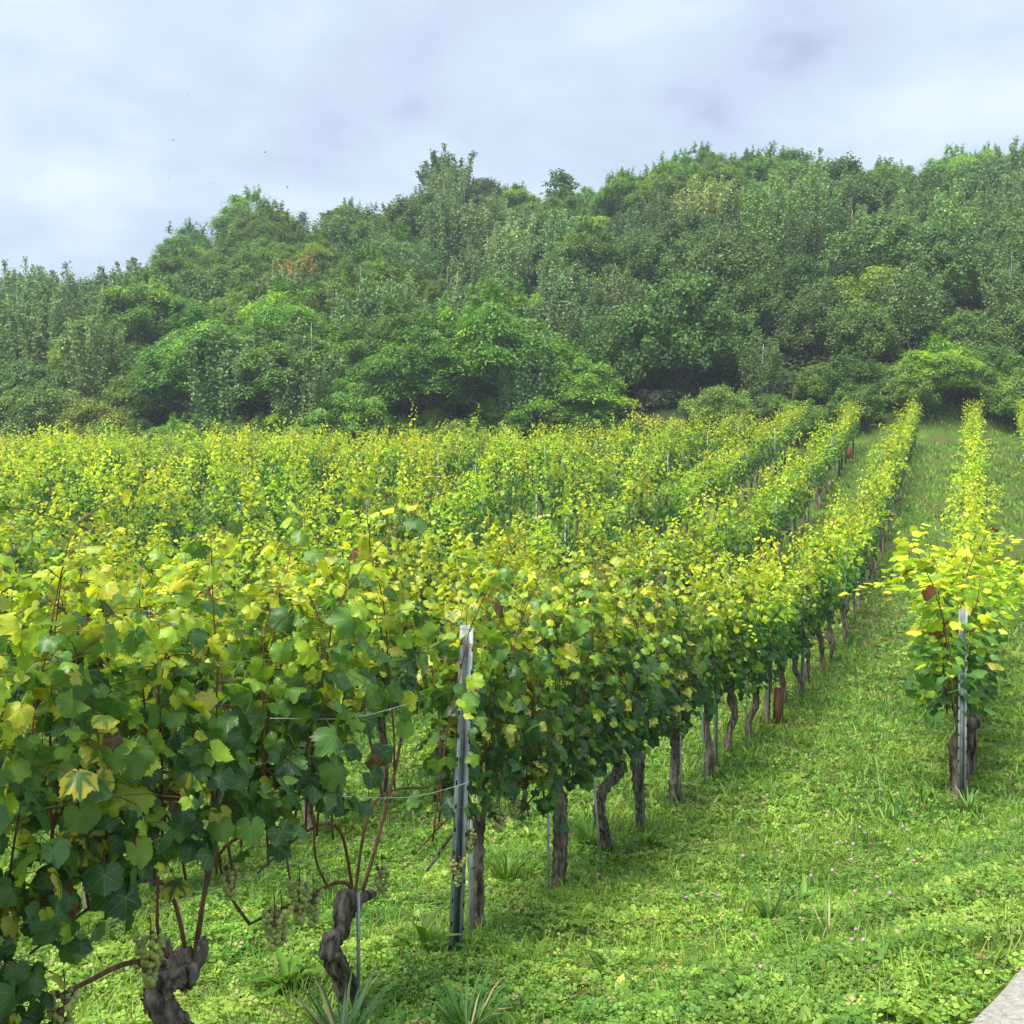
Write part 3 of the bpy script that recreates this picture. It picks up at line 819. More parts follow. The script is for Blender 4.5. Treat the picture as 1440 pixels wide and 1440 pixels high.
hero_vine(s, "grapevine with bent brown trunk and stubby head, left of the channel post", tr, [(L(s, [(488, 1268), (505, 1258), (524, 1250)]), .026, .019), (L(s, [(482, 1275), (484, 1258), (490, 1245)]), .022, .014)],
          (.040, .037), 103, nsh=8, ztop=1.86, z0=.82, xs=np.array([-.6, -.52, -.42, -.35, -.25, -.15, .12, .32]), dens=.85,
          keep=lambda P: ((P[:, 0] < -.02) | (P[:, 2] > 1.15) | (np.random.rand(len(P)) < .12)) & (P[:, 2] > .92 + .08 * np.sin(P[:, 0] * 11)),
          canes=[(L(s, [(510, 1246), (524, 1200), (540, 1140), (556, 1075), (566, 1020)]), .0085, .0065), (L(s, [(494, 1250), (490, 1236), (470, 1235), (440, 1250), (395, 1270), (350, 1292)]), .009, .005),
                 (L(s, [(460, 1238), (444, 1200), (441, 1140)]), .005, .004), (L(s, [(408, 1232), (402, 1180), (404, 1120)]), .004, .003)],
          bunches=[(L(s, [(398, 1228)])[0], 1), (L(s, [(418, 1240)], .03)[0], 0), (L(s, [(362, 1268)], -.03)[0], 0), (L(s, [(516, 1208)])[0], 2)])
s = 4.49
tr = [(.0, 0, -.05), (.02, .0, .15), (.0, 0, .35), (.02, 0, .52), (.03, 0, .60)]
hero_vine(s, "grapevine with straight thick trunk close behind the channel post", tr, [([(.02, 0, .5), (.06, 0, .58), (.09, 0, .64)], .02, .013), ([(.02, 0, .52), (-.03, 0, .60), (-.10, 0, .66), (-.3, 0, .60), (-.5, 0, .52)], .014, .006)],
          (.034, .030), 104, nsh=11, ztop=1.85, z0=.68, dens=1.0, half=.5,
          keep=lambda P: (P[:, 0] > -.25) | (P[:, 2] > 1.2) | (np.random.rand(len(P)) < .35),
          bunches=[((.02, -.05, .72), 1), ((-.27, -.03, .66), 2), ((-.34, 0, .54), 0), ((.30, 0, .66), 2)])
hero_vine(5.58, "grapevine with short pale stump trunk right of the channel post", None, None, (.042, .038), 105, nsh=11, ztop=1.88, z0=.66)
tr = L(6.47, [(858, 1218), (850, 1170), (842, 1130), (850, 1105), (868, 1085), (874, 1066)]); tr = [(tr[0][0], 0, -.05)] + tr[1:]
hero_vine(6.47, "grapevine with S-shaped gnarled trunk leaning over its stake", tr, [([tr[-2], tr[-1], (tr[-1][0] - .10, 0, tr[-1][2] + .10)], .02, .010), ([tr[-1], (tr[-1][0] + .12, 0, tr[-1][2] + .08)], .02, .01)], (.036, .034), 106, nsh=10, ztop=1.9, z0=.72)
hero_vine(7.13, "grapevine with straight trunk swelling at the head, next after the S-shaped one", None, None, (.034, .040), 107, nsh=9, ztop=1.9, z0=.70)
hero_vine(8.16, "grapevine with stout upright trunk beside a bright metal stake", None, None, (.036, .040), 108, nsh=11, ztop=1.92, z0=.72)

# mid and far vine prototypes
def proto_vine(seed, tpls, scale, far=False, yellow=0.0, z0=.72, nsh=11):
    rs = np.random.RandomState(seed)
    root = empty("grapevine", (0, 0, 0), 0)
    a = rs.randn(6) * .035
    tr = [(0, 0, -.12), (a[0], a[1], .2), (a[2], a[3], .42), (a[4], a[5], .66)]
    kn = [([(a[4], a[5], .58), (a[4] - .08, a[5], .70), (a[4] - .22, 0, .76)], .024, .010), ([(a[4], a[5], .58), (a[4] + .07, 0, .68), (a[4] + .22, 0, .75)], .024, .010)]
    tm = trunk_mesh("trunk", tr, .042 + .012 * rs.rand(), .040, seed, n=12 if far else 18, sides=7 if far else 10, knob=kn)
    link("trunk", tm, root)
    data = vine_shoots(rs, nsh=nsh, step=.075 if not far else .10, yellow=yellow, z0=z0, tall=.85 if far else .5, tallp=.38, topl=1.3 if far else 1.7, ygr=.42 if far else .34, ysh=-.08 if far else -.04, tsd=.29 if far else .23, half=.31 if far else .42, ztop=1.66 + .3 * rs.rand() if far else 1.75 + .2 * rs.rand())  # far vines: low leaves coloured darker, painting shade into gaps between rows
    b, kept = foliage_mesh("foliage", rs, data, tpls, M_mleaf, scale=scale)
    # one or two long shoots that arch out of the row
    for q in range(rs.randint(2, 5)):
        sg = 1 if rs.rand() < .5 else -1; x = rs.randn() * .3; L_ = .2 + rs.rand() * .5; n = 18
        f = np.linspace(0, 1, n); z0_ = 1.45 + rs.rand() * .35
        P = np.stack([x + f * rs.randn() * .3, sg * (.12 + f * L_), z0_ + .15 * np.sin(f * 3) + f * rs.randn() * .15], 1) + rs.randn(n, 3) * .025
        col = palmix(np.clip(.6 + .4 * f + rs.randn(n) * .08, 0, 1), rs)
        b.scatter(tpls[0], P, frames(np.stack([rs.randn(n), np.full(n, sg * .6), np.full(n, -.3)], 1), np.stack([rs.randn(n) * .3, rs.randn(n) * .3, np.ones(n)], 1)), .05 * scale * (1.1 - .6 * f), col)
    link("foliage", b.mesh("foliage", M_mleaf), root)
    if not far:
        bs = Buf()
        for pth in data[5]:
            q = spline(pth, 7); V, T = tube(q, np.linspace(.005, .002, 7), 4); bs.add(V, T, np.array((.2, .1, .04)))
        link("cane", bs.mesh("cane", M_cane), root)
    return root
MIDP = [proto_vine(200 + i, MID, 1.08) for i in range(8)]
FARP = [proto_vine(300 + i, FARL, 1.72, True, .02, nsh=8) for i in range(12)]
rsv = np.random.RandomState(77)
cands = []
ROWS = [(-2, 0), (-1, 0), (0, 0), (1, 0)] + [(k, 0) for k in range(2, 22)]
def row_p(k): return .12 + (P1 - .12) * k if k >= 0 else .12 + 1.76 * k
def row_start(k): return {-2: 30.0, -1: 16.5, 0: 9.35, 1: 9.25}.get(k, -6.0)
ROWVIN = {}
for k, _ in ROWS:
    p = row_p(k); s = row_start(k)
    j = 0
    while s < 70:
        x, y = at_row(s, p + rsv.randn() * .03)
        if y > yend(x): break
        if y > 1.5:
            px, py = px_of(x, y, gz(x, y) + 1.5)
            m = .55 / y * 1400
            if -m - 90 < px < 1440 + m + 90 and not (rsv.rand() < .02 and k > 1):
                cands.append([math.hypot(x, y), k, s, x, y, px, j]); j += 1
        s += 1.02 + rsv.randn() * .05
cands.sort(key=lambda c: c[0])
rank = {}
NV = 286
ordn = ["first", "second", "third", "fourth", "fifth", "sixth", "seventh", "eighth", "ninth", "tenth", "eleventh", "twelfth", "thirteenth", "fourteenth", "fifteenth", "sixteenth", "seventeenth",
        "eighteenth", "nineteenth", "twentieth"]
def nth(i):
    return ordn[i] if i < 20 else (str(i + 1) + {1: "st", 2: "nd", 3: "rd"}.get((i + 1) % 10, "th"))
def row_name(k):
    return {-2: "last row at the right", -1: "short row at the right edge", 0: "row starting at the galvanised end post", 1: "long front row"}.get(k, "%s row behind the front row" % nth(k - 2))
used_proto = set()
inside = [c for c in cands if -.45 / c[4] * 1400 < c[5] < 1440 + .45 / c[4] * 1400]
indiv = inside[:NV]; ids = set(id(c) for c in indiv); rest = [c for c in cands if id(c) not in ids]
print('vines', len(inside), len(rest))
bykr = {}
for c in indiv: bykr.setdefault(c[1], []).append(c)
for k, lst in bykr.items():
    lst.sort(key=lambda c: c[2])
    for i, c in enumerate(lst):
        d = c[0]
        pool = MIDP if d < 17 else FARP
        pi = rsv.randint(0, len(pool)); pr = pool[pi]; key = (id(pool), pi)
        if key in used_proto: o = copy_thing(pr)
        else: o = pr; used_proto.add(key)
        z = gz(c[3], c[4])
        o.location = (c[3], c[4], z); o.rotation_euler = (0, rsv.randn() * .03, ROT + (math.pi if rsv.rand() < .5 else 0) + rsv.randn() * .06)
        sc = (.86 if d < 17 else .95) + .27 * rsv.rand(); o.scale = (1.0, (1.2 if k == 0 and d < 13 else .74) + .28 * rsv.rand(), sc)
        if k == 0 and i == 0: look = "leafy grapevine directly behind the galvanised end post"
        else:
            base_n = i + (8 if k == 1 else 0)
            look = "yellow-topped grapevine, %s from the near end of the %s" % (nth(base_n), row_name(k))
        tag(o, look, "grapevine", "grapevines planted in rows")
        tintv = (1.22 if k == 0 else 1.05) + rsv.randn() * .12
        for ch in o.children:
            if ch.name.startswith("foliage"):
                ch.color = (tintv * (1 + rsv.randn() * .07), tintv, tintv * (1 + rsv.randn() * .1), 1)
for pool in (MIDP, FARP):
    for i, pr in enumerate(pool):
        if (id(pool), i) not in used_proto:
            for ch in list(pr.children): bpy.data.objects.remove(ch)
            bpy.data.objects.remove(pr)
# the farthest vines as one mass
def far_mass():
    b = Buf(); rs = np.random.RandomState(9)
    banks = []
    for q in range(5):
        r2 = np.random.RandomState(400 + q); banks.append((vine_shoots(r2, step=.095, yellow=.10), r2))
    for c in rest:
        (P, Y, Z, S, C, paths), r2 = banks[rs.randint(0, 5)]
        a = ROT + (math.pi if rs.rand() < .5 else 0); M = np.array([[math.cos(a), -math.sin(a), 0], [math.sin(a), math.cos(a), 0], [0, 0, 1]])
        o = np.array([c[3], c[4], gz(c[3], c[4])]); k = rs.rand(len(P)) < .8
        Pw = (P[k] * [1, 1, .94 + .12 * rs.rand()]) @ M.T + o
        b.scatter(FARL[0], Pw, frames(Y[k] @ M.T, Z[k] @ M.T), S[k] * 1.4, palmix(C[k], rs))
        V, T = tube([o + (0, 0, -.1), o + (.02, 0, .4), o + (0, 0, .75)], .035, 5); b.add(V, T, np.array((.07, .055, .04)))
    ob = link("vineyard_rows", b.mesh("vineyard_rows", M_mleaf)); tag(ob, "far rows of yellow-green vines merging below the wooded slope", "vines", kind="stuff")
if rest: far_mass()

# ------------------------------------------------------------------ trellis posts, stakes, wires
def post_mesh(h, w=.050, d=.036, notch_side=1):
    """open channel profile with lips and hook notches"""
    t = .004
    bl = [(-w / 2, -d / 2, 0, -w / 2 + t, d / 2, h), (w / 2 - t, -d / 2, 0, w / 2, d / 2, h), (-w / 2 + t, d / 2 - t, 0, w / 2 - t, d / 2, h),
          (-w / 2 - .010, -d / 2, 0, -w / 2, -d / 2 + t, h), (w / 2, -d / 2, 0, w / 2 + .010, -d / 2 + t, h)]
    V, T = boxes(bl); mi = [0] * len(T)
    n = int(h / .11); nb = []
    for i in range(1, n):
        z = i * .11
        nb.append((w / 2 + .002, -d / 2 - .0015, z, w / 2 + .0105, -d / 2 - .0002, z + .022))
        nb.append((-w / 2 - .0105, -d / 2 - .0015, z + .03, -w / 2 - .002, -d / 2 - .0002, z + .052))
    V2, T2 = boxes(nb)
    return tri_mesh("trellis_post", np.concatenate([V, V2]), np.concatenate([T, T2 + len(V)]), [M_galv, M_hole], smooth=False, mi=[0] * len(T) + [1] * len(T2))
def stake_mesh(h, r=.0065):
    V, T = tube([(0, 0, -.1), (0, 0, h * .5), (0, 0, h)], r, 8)
    V2, T2 = tube([(0, -r * 1.6, h * .62), (r * 2.2, 0, h * .62), (0, r * 1.6, h * .62), (-r * 2.2, 0, h * .62), (0, -r * 1.6, h * .62)], .0018, 5)
    return tri_mesh("vine_stake", np.concatenate([V, V2]), np.concatenate([T, T2 + len(V)]), [M_stake, M_hole], mi=[0] * len(T) + [1] * len(T2))
PM = post_mesh(1.80, .036, .03)
def put_post(s, p, label, lean=(0, 0), h=None, rz=0, me=None, sink=.0):
    x, y = at_row(s, p); o = link("trellis_post", me or PM, None, (x, y, gz(x, y) - .10 - sink)); o.rotation_euler = (lean[0], lean[1], ROT + rz)
    tag(o, label, "vineyard post", "metal trellis posts"); return o
# the tall leaning channel post of the front row and the end post on the right
hp = post_mesh(1.66, .046, .038)
x, y = at_row((P1 - .055) / math.tan(TH - math.atan((638 - 720) / 1400.0)), P1 - .055)
o = link("trellis_post", hp, None, (x, y, gz(x, y) - .1)); o.rotation_euler = (0, R_(2.2), R_(28)); tag(o, "leaning grey channel post standing among the leaves of the front row", "vineyard post", "metal trellis posts")
ep = post_mesh(1.74, .048, .034)
D0 = 8.25; xe = (1352 - 720) / 1400 * D0
o = link("trellis_post", ep, None, (xe, D0, gz(xe, D0) - .1)); o.rotation_euler = (0, R_(.3), R_(-8)); tag(o, "bare bright galvanised end post at the start of the right row", "vineyard post", "metal trellis posts")
put_post(9.59, P1,  "post behind the forked trunk in the front row, lower half bare", rz=.3)
for k in range(0, 14):
    p = row_p(k); st = {0: 9.1, 1: 9.6}.get(k, -1.0 + (k * 1.7) % 3)
    i = 0
    s = st + 5.1 if k < 2 else st
    while s < 62:
        x, y = at_row(s, p)
        if y > yend(x): break
        if y > 3:
            px, py = px_of(x, y, gz(x, y) + 1.8)
            if 0 < px < 1440:
                put_post(s, p, "grey trellis post, %s one visible along the %s" % (nth(i), row_name(k)), (rsv.randn() * .02, rsv.randn() * .02)); i += 1
        s += 5.1
ST = [stake_mesh(.62), stake_mesh(.8), stake_mesh(.95)]
stk = [(785 - 14, 1258, .62, 0, "stake on the left of the short pale stump trunk"), (846, 1200, .70, -.09, "leaning stake crossing behind the S-shaped trunk"), (905, 1150, .8, -.02, "stake against the trunk after the S-shaped one"),
       (957, 1128, .8, 0, "bright straight stake right of the stout trunk"), (992, 1092, .8, -.05, "leaning stake in front of the forked trunk"), (662, 1320, .62, 0, "thick round stake between the channel post and its trunk"),
       (504, 1385, .50, 0, "thin green-grey stake behind the twisted second trunk"), (1050, 1052, .8, 0, "stake right of the sixth bare trunk in the front row"), (1080, 1030, .8, 0, "stake beside the brown vine shelter tube"),
       (1131, 975, .8, 0, "pale stake by the trunks halfway along the front row")]
for (px, py, h, ln, lab) in stk:
    az = TH - math.atan((px - 720) / 1400.0); pp = P1 - .05; s = pp / math.tan(az); x, y = at_row(s, pp)
    o = link("vine_stake", stake_mesh(h, .0075 if px != 662 else .012), None, (x, y, gz(x, y))); o.rotation_euler = (0, ln, 0); tag(o, "metal " + lab, "stake", "thin metal stakes beside the front row trunks")
for k in (0, 1, 2, 3):
    p = row_p(k); s0 = {0: 9.1, 1: -2}.get(k, -2); s1 = 42 if k < 2 else 44
    for zh, nm in ((.66, "lowest"), (1.06, "middle"), (1.42, "upper")):
        pts = []
        for s in np.arange(s0, s1, 1.2):
            x, y = at_row(s, p + (.02 if zh < 1 else -.05)); pts.append((x, y, gz(x, y) + zh + .02 * math.sin(s * 1.3)))
        V, T = tube(pts, .0016 if k == 1 else .002, 5)
        o = link("trellis_wire", tri_mesh("trellis_wire", V, T, M_wire)); tag(o, "%s thin steel wire strung along the %s" % (nm, row_name(k)), "wire", "trellis wires")
# white twine sagging beside the channel post
for i, (a, b_, lab) in enumerate((((380, 1010), (590, 985), "pale upper twine tied left of the channel post"), ((480, 1120), (660, 1100), "pale lower twine tied left of the channel post"))):
    A = L(4.12, [a], -.12)[0]; B = L(4.12, [b_], -.12)[0]
    x, y = at_row(4.12, P1); base = np.array((x, y, gz(x, y)))
    def w(q): return base + np.array((U[0] * q[0] + NL[0] * q[1], U[1] * q[0] + NL[1] * q[1], q[2]))
    a_, b2 = w(A), w(B); mid = (a_ + b2) / 2 + np.array((0, 0, -.035))
    V, T = tube(spline([a_, mid, b2], 12), .0014, 5)
    tag(link("twine", tri_mesh("twine", V, T, noise_mat("pale_twine", (.5, .52, .48), (.75, .76, .7), 30, .8))), lab, "twine", "pale twines on the front row")
# brown shelter tubes
M_tube = noise_mat("brown_tube", (.15, .062, .028), (.27, .125, .06), 9, .8, (1, 1, .3))
def shelter(px, k, h, w, lab):
    az = TH - math.atan((px - 720) / 1400.0); pp = row_p(k) - .08; s = pp / math.tan(az); x, y = at_row(s, pp)
    V1, T1 = boxes([(-w / 2, -w / 2, 0, w / 2, -w / 2 + .006, h), (-w / 2, w / 2 - .006, 0, w / 2, w / 2, h), (-w / 2, -w / 2 + .006, 0, -w / 2 + .006, w / 2 - .006, h), (w / 2 - .006, -w / 2 + .006, 0, w / 2, w / 2 - .006, h)])
    o = link("shelter_tube", tri_mesh("shelter_tube", V1, T1, M_tube, smooth=False), None, (x, y, gz(x, y) - .02)); o.rotation_euler = (0.02, .03, .5); tag(o, lab, "plant guard", "brown plant guards")
shelter(1094, 1, .46, .085, "rusty brown plant guard tube at the foot of the front row")
shelter(1195, 2, .5, .15, "rusty brown plant guard under the second row near its far end")

# ------------------------------------------------------------------ trees
def tree_wood(rs, h, limbs, r, lean=.1, sides=7):
    b = Buf()
    a = rs.randn(2) * lean * h
    tr = spline([(0, 0, -.6), (a[0] * .3, a[1] * .3, h * .35), (a[0], a[1], h)], 9)
    V, T = tube(tr, np.linspace(r, r * .25, 9), sides); b.add(V, T, np.array((.1, .1, .1)))
    for L_ in limbs:
        k = rs.randint(2, 7); V, T = tube(spline([tr[k], (tr[k] + L_) / 2 + rs.randn(3) * .15, L_], 6), np.linspace(r * .45, r * .08, 6), 5); b.add(V, T, np.array((.1, .1, .1)))
    return b
def tree_proto(kind, seed):
    rs = np.random.RandomState(seed); b = Buf(); ends = []
    if kind == "locust":
        h = 5.6; ncl = 62
        fr = quadleaf(.17, 1.0, .28)
        for i in range(ncl):
            ph = math.acos(1 - 1.45 * (i + .5) / ncl); th = i * 2.4 + rs.randn() * .3
            rr = 2.7 * (.55 + .55 * rs.rand())
            c = np.array([math.sin(ph) * math.cos(th) * rr, math.sin(ph) * math.sin(th) * rr, 3.2 + math.cos(ph) * 2.3 * (.65 + .5 * rs.rand())])
            ends.append(c)
            R0 = .42 + .48 * rs.rand(); n = int(900 * R0)
            a = rs.rand(n) * 6.283; q = np.abs(rs.randn(n)) * R0 * .62
            ox, oy = np.cos(a) * q, np.sin(a) * q
            lay = rs.randint(0, 3, n) * .17
            P = c + np.stack([ox, oy, .16 - .22 * (q / R0) ** 1.5 - lay + rs.randn(n) * .09], 1)
            out = np.stack([np.cos(a), np.sin(a), np.full(n, -.15)], 1) + rs.randn(n, 3) * .6 + c * .06 * [1, 1, 0]
            Zn = np.stack([rs.randn(n) * .5, rs.randn(n) * .5, np.ones(n)], 1)
            C = np.array((.105, .205, .045)) * (.8 + .4 * rs.rand(n, 1)) * (.85 + .3 * rs.rand())
            yl = rs.rand() < .2
            if yl: C = C * [1.6, 1.35, .9]
            b.scatter(fr, P, frames(out, Zn), .10 + .085 * rs.rand(n), C)
        # young shoots rising out of the top
        for i in range(9):
            a = rs.rand() * 6.28; q = rs.rand() * 2.0; x, y = math.cos(a) * q, math.sin(a) * q; z = 3.6 + 2.1 * math.sqrt(max(0, 1 - (q / 2.9) ** 2)); n = 34
            f = np.linspace(0, 1, n); P = np.stack([x + f * rs.randn() * .25, y + f * rs.randn() * .25, z + f * (.7 + .4 * rs.rand())], 1)
            a2 = rs.rand(n) * 6.28; out = np.stack([np.cos(a2), np.sin(a2), np.full(n, .35)], 1)
            b.scatter(fr, P, frames(out, np.stack([rs.randn(n) * .3, rs.randn(n) * .3, np.ones(n)], 1)), .34 * (1.1 - .6 * f), np.array((.085, .19, .035)) * (.8 + .4 * rs.rand(n, 1)))
        wood = tree_wood(rs, 4.4, [np.array(e) * [.85, .85, 1] - [0, 0, .2] for e in ends[::4]], .16)
    elif kind == "poplar":
        lf = quadleaf(.42, 1.0, .15); nb = 30
        for i in range(nb):
            a = rs.rand() * 6.28; q = 1.75 * math.sqrt((i + .5) / nb); z0 = 1.1 + rs.rand() * 1.6
            top = 6.6 - q * 1.0 + rs.randn() * .55; n = 380
            f = rs.rand(n) ** .8; x = math.cos(a) * q; y = math.sin(a) * q
            ln = rs.randn(2) * .25
            wd = .34 * (1 - f * .72) + .04
            P = np.stack([x * (.55 + .5 * f) + ln[0] * f, y * (.55 + .5 * f) + ln[1] * f, z0 + (top - z0) * f], 1) + rs.randn(n, 3) * wd[:, None] * [.62, .62, .3]
            ends.append((x * 1.0, y * 1.0, top - .6))
            Y_ = rs.randn(n, 3) * .6 + [0, 0, -.35]; Z_ = rs.randn(n, 3) + [0, 0, .5]
            C = np.array((.115, .20, .078)) * (.75 + .5 * rs.rand(n, 1)); w = rs.rand(n) < .05; C[w] = np.array((.26, .30, .20)) * (.8 + .4 * rs.rand(w.sum(), 1))
            b.scatter(lf, P, frames(Y_, Z_), .08 + .05 * rs.rand(n), C)
        wood = tree_wood(rs, 5.6, [np.array(e) for e in ends[::3]], .085, .04)
    elif kind == "dense":
        lf = quadleaf(.48, 1.0, .2); ncl = 120
        for i in range(ncl):
            ph = math.acos(1 - 1.55 * (i + .5) / ncl); th = i * 2.4 + rs.randn() * .3
            rr = 2.15 * (.5 + .6 * rs.rand())
            c = np.array([math.sin(ph) * math.cos(th) * rr, math.sin(ph) * math.sin(th) * rr, 2.2 + math.cos(ph) * 2.0 * (.6 + .55 * rs.rand())]); ends.append(c)
            R0 = .18 + .32 * rs.rand(); n = int(640 * R0)
            Dn = rs.randn(n, 3); Dn /= np.linalg.norm(Dn, axis=1, keepdims=True)
            P = c + Dn * R0 * (.2 + 1.1 * rs.rand(n, 1)) * [1, 1, 1.1]
            Z_ = Dn * .6 + [0, 0, .6] + rs.randn(n, 3) * .6; Y_ = Dn + [0, 0, -.6] + rs.randn(n, 3) * .4
            C = np.array((.078, .150, .040)) * (.75 + .5 * rs.rand(n, 1)) * (.8 + .4 * rs.rand())
            b.scatter(lf, P, frames(Y_, Z_), .06 + .045 * rs.rand(n), C)
        for i in range(6):
            a = rs.rand() * 6.28; q = rs.rand() * 1.5; n = 30; f = np.linspace(0, 1, n)
            P = np.stack([math.cos(a) * q + f * rs.randn() * .2, math.sin(a) * q + f * rs.randn() * .2, 3.6 - q * .3 + f * .95], 1) + rs.randn(n, 3) * .04
            b.scatter(lf, P, frames(rs.randn(n, 3), rs.randn(n, 3) + [0, 0, 1]), .14 * (1.1 - .5 * f), np.array((.06, .12, .03)) * (.8 + .4 * rs.rand(n, 1)))
        wood = tree_wood(rs, 3.0, [np.array(e) for e in ends[::12]], .11)
    elif kind == "sparse":
        fr = quadleaf(.25, 1.0, .3)
        for i in range(16):
            f0 = (i + .5) / 16; a = i * 2.4; q = (1 - f0) * 1.5 + .3; c = np.array([math.cos(a) * q, math.sin(a) * q, 2.2 + f0 * 3.6]); ends.append(c); n = 90
            a2 = rs.rand(n) * 6.28
            P = c * [.8, .8, 1] + rs.randn(n, 3) * [.34, .34, .16]
            b.scatter(fr, P, frames(np.stack([np.cos(a2), np.sin(a2), np.full(n, -.1)], 1), rs.randn(n, 3) * .4 + [0, 0, 1]), .2 + .12 * rs.rand(n), np.array((.06, .125, .045)) * (.75 + .5 * rs.rand(n, 1)))
        wood = tree_wood(rs, 5.6, [np.array(e) for e in ends[::1]], .08, .03)
    root = empty("tree", (0, 0, 0))
    link("crown", b.mesh("crown", M_tree), root)
    link("trunk", wood.mesh("trunk", M_pbark if kind in ("poplar",) else M_tbark), root)
    return root
PROT = {"locust": [tree_proto("locust", 500 + i) for i in range(5)], "poplar": [tree_proto("poplar", 520 + i) for i in range(5)],
        "dense": [tree_proto("dense", 540 + i) for i in range(5)], "sparse": [tree_proto("sparse", 560 + i) for i in range(2)]}
protu = set(); trees = []
rst = np.random.RandomState(1234)
def put_tree(kind, x, y, sc, tint, look=None, name=None, label=None, wid=1.0):
    kd0 = kind
    i = rst.randint(0, len(PROT[kind])); pr = PROT[kind][i]
    if (kind, i) in protu: o = copy_thing(pr)
    else: o = pr; protu.add((kind, i))
    o.location = (x, y, gz(x, y) - .1); o.rotation_euler = (0, 0, rst.rand() * 6.28); o.scale = (sc * wid, sc * wid, sc)
    if name: o.name = name
    for ch in o.children:
        if ch.name.startswith("crown"): ch.color = (tint[0] * 1.28, tint[1] * 1.26, tint[2] * 1.15, 1)
    hgt = {"locust": 3.6, "poplar": 4.0, "dense": 2.6, "sparse": 4}[kind] * sc
    px, py = px_of(x, y, gz(x, y) + hgt)
    trees.append([o, look or {"locust": "feathery mid-green locust tree", "poplar": "pale grey-green upright poplar", "dense": "dark green bushy tree", "sparse": "thin wispy sapling"}[kind], px, py, label])
    return o
def at_px(px, D): return (px - 720) / 1400.0 * D, D
# trees that stand out one by one: kind, px, depth, scale, tint
SPEC = [("poplar", 628, 80, 1.02, (.75, .85, .85), "big pale-leaved poplar with upright twigs breaking the skyline", 1.25),
        ("locust", 350, 79, 1.0, (1.15, 1.25, 1.2), "bright feathery locust tree standing up on the left skyline", 1.0),
        ("locust", 268, 79, .95, (.75, .95, 1.0), "darker locust tree on the skyline where the hill starts to drop", 1.0),
        ("sparse", 88, 79, .72, (.9, 1.0, 1.1), "lone thin see-through sapling on the far left skyline", 1.0),
        ("sparse", 790, 79, .85, (1.1, 1.2, 1.2), "wispy see-through tree in the skyline dip left of the top hedge", 1.2),
        ("sparse", 425, 80, .7, (1, 1.1, 1.1), "tiny wispy shoot on the skyline right of the bright locust", .6),
        ("locust", 690, 47.5, 1.12, (1.05, 1.2, .9), "large bright layered locust tree at the centre foot of the slope", 1.05),
        ("locust", 600, 46.5, .95, (.8, .95, .85), "dark layered locust tree left of the large central one", 1.1),
        ("locust", 790, 56, .75, (1.9, 1.7, 1.3), "small lime-green locust tree above and right of the central one", .9),
        ("locust", 800, 46.5, .72, (1.35, 1.4, 1.0), "low bright locust branches right of the central tree", 1.2),
        ("poplar", 512, 51, 1.0, (1.1, 1.15, 1.0), "pale upright poplar in front of the locusts left of centre", .95),
        ("poplar", 560, 52, .92, (1.05, 1.1, .95), "second pale upright poplar just right of its taller twin", .8),
        ("locust", 400, 50, 1.0, (1.2, 1.3, .9), "yellowish feathery locust at the slope foot left of the pale poplars", 1.0),
        ("locust", 290, 48, 1.0, (.95, 1.15, .95), "spreading locust tree low on the left slope", 1.0),
        ("dense", 425, 62, .9, (2.6, 1.1, 1.1), "reddish-brown bush half way up the left slope", 1.1),
        ("poplar", 985, 63, .92, (1.9, 1.45, 1.25), "tan brown-leaved slender poplar on the upper slope", 1.1),
        ("poplar", 1015, 64, .85, (1.7, 1.4, 1.2), "second tan poplar beside the brown-leaved one", .9),
        ("poplar", 720, 62, .95, (1.8, 1.6, 1.6), "silvery-leaved poplar in the middle of the slope", .9),
        ("poplar", 1080, 59, 1.02, (1.25, 1.3, .95), "tall yellow-green poplar with pale bare trunk", .9),
        ("poplar", 1150, 60, 1.0, (1.2, 1.25, .95), "tall yellow-green poplar right of the bare pale trunk", .9),
        ("poplar", 1340, 58, 1.0, (1.3, 1.4, .95), "tall light green poplar on the upper right slope", .95),
        ("poplar", 1425, 72, 1.0, (.95, 1.05, 1.05), "large grey-green poplar at the right edge near the skyline", 1.1),
        ("dense", 1240, 50, .95, (2.0, 1.65, .5), "yellow-green bush glowing among dark shrubs low on the right", 1.2),
        ("dense", 960, 48, 1.35, (.85, .95, .8), "very dark dense tree at the foot of the slope right of centre", 1.0),
        ("dense", 880, 49, 1.1, (.95, 1.0, .8), "dark dense tree above the yellow wildflowers", .9),
        ("dense", 1200, 44.5, .55, (.8, .85, .8), "low dark shrub behind the end of the third row", 1.3),
        ("dense", 60, 47, .8, (1.5, 1.3, 1.1), "olive-brown shrub at the far left foot of the slope", 1.2),
        ("dense", 130, 46, .7, (1.9, 1.3, .9), "brownish shrub at the left foot of the slope just above the vines", 1.2),
        ("dense", 1400, 44, .6, (1.0, 1.1, .7), "bright-edged shrub at the right end of the slope foot", 1.2)]
taken = []
for kd, px, D, sc, tn, lab, wd in SPEC:
    x, y = at_px(px, D); put_tree(kd, x, y, sc, tn, None, label=lab, wid=wd); taken.append((x, y))
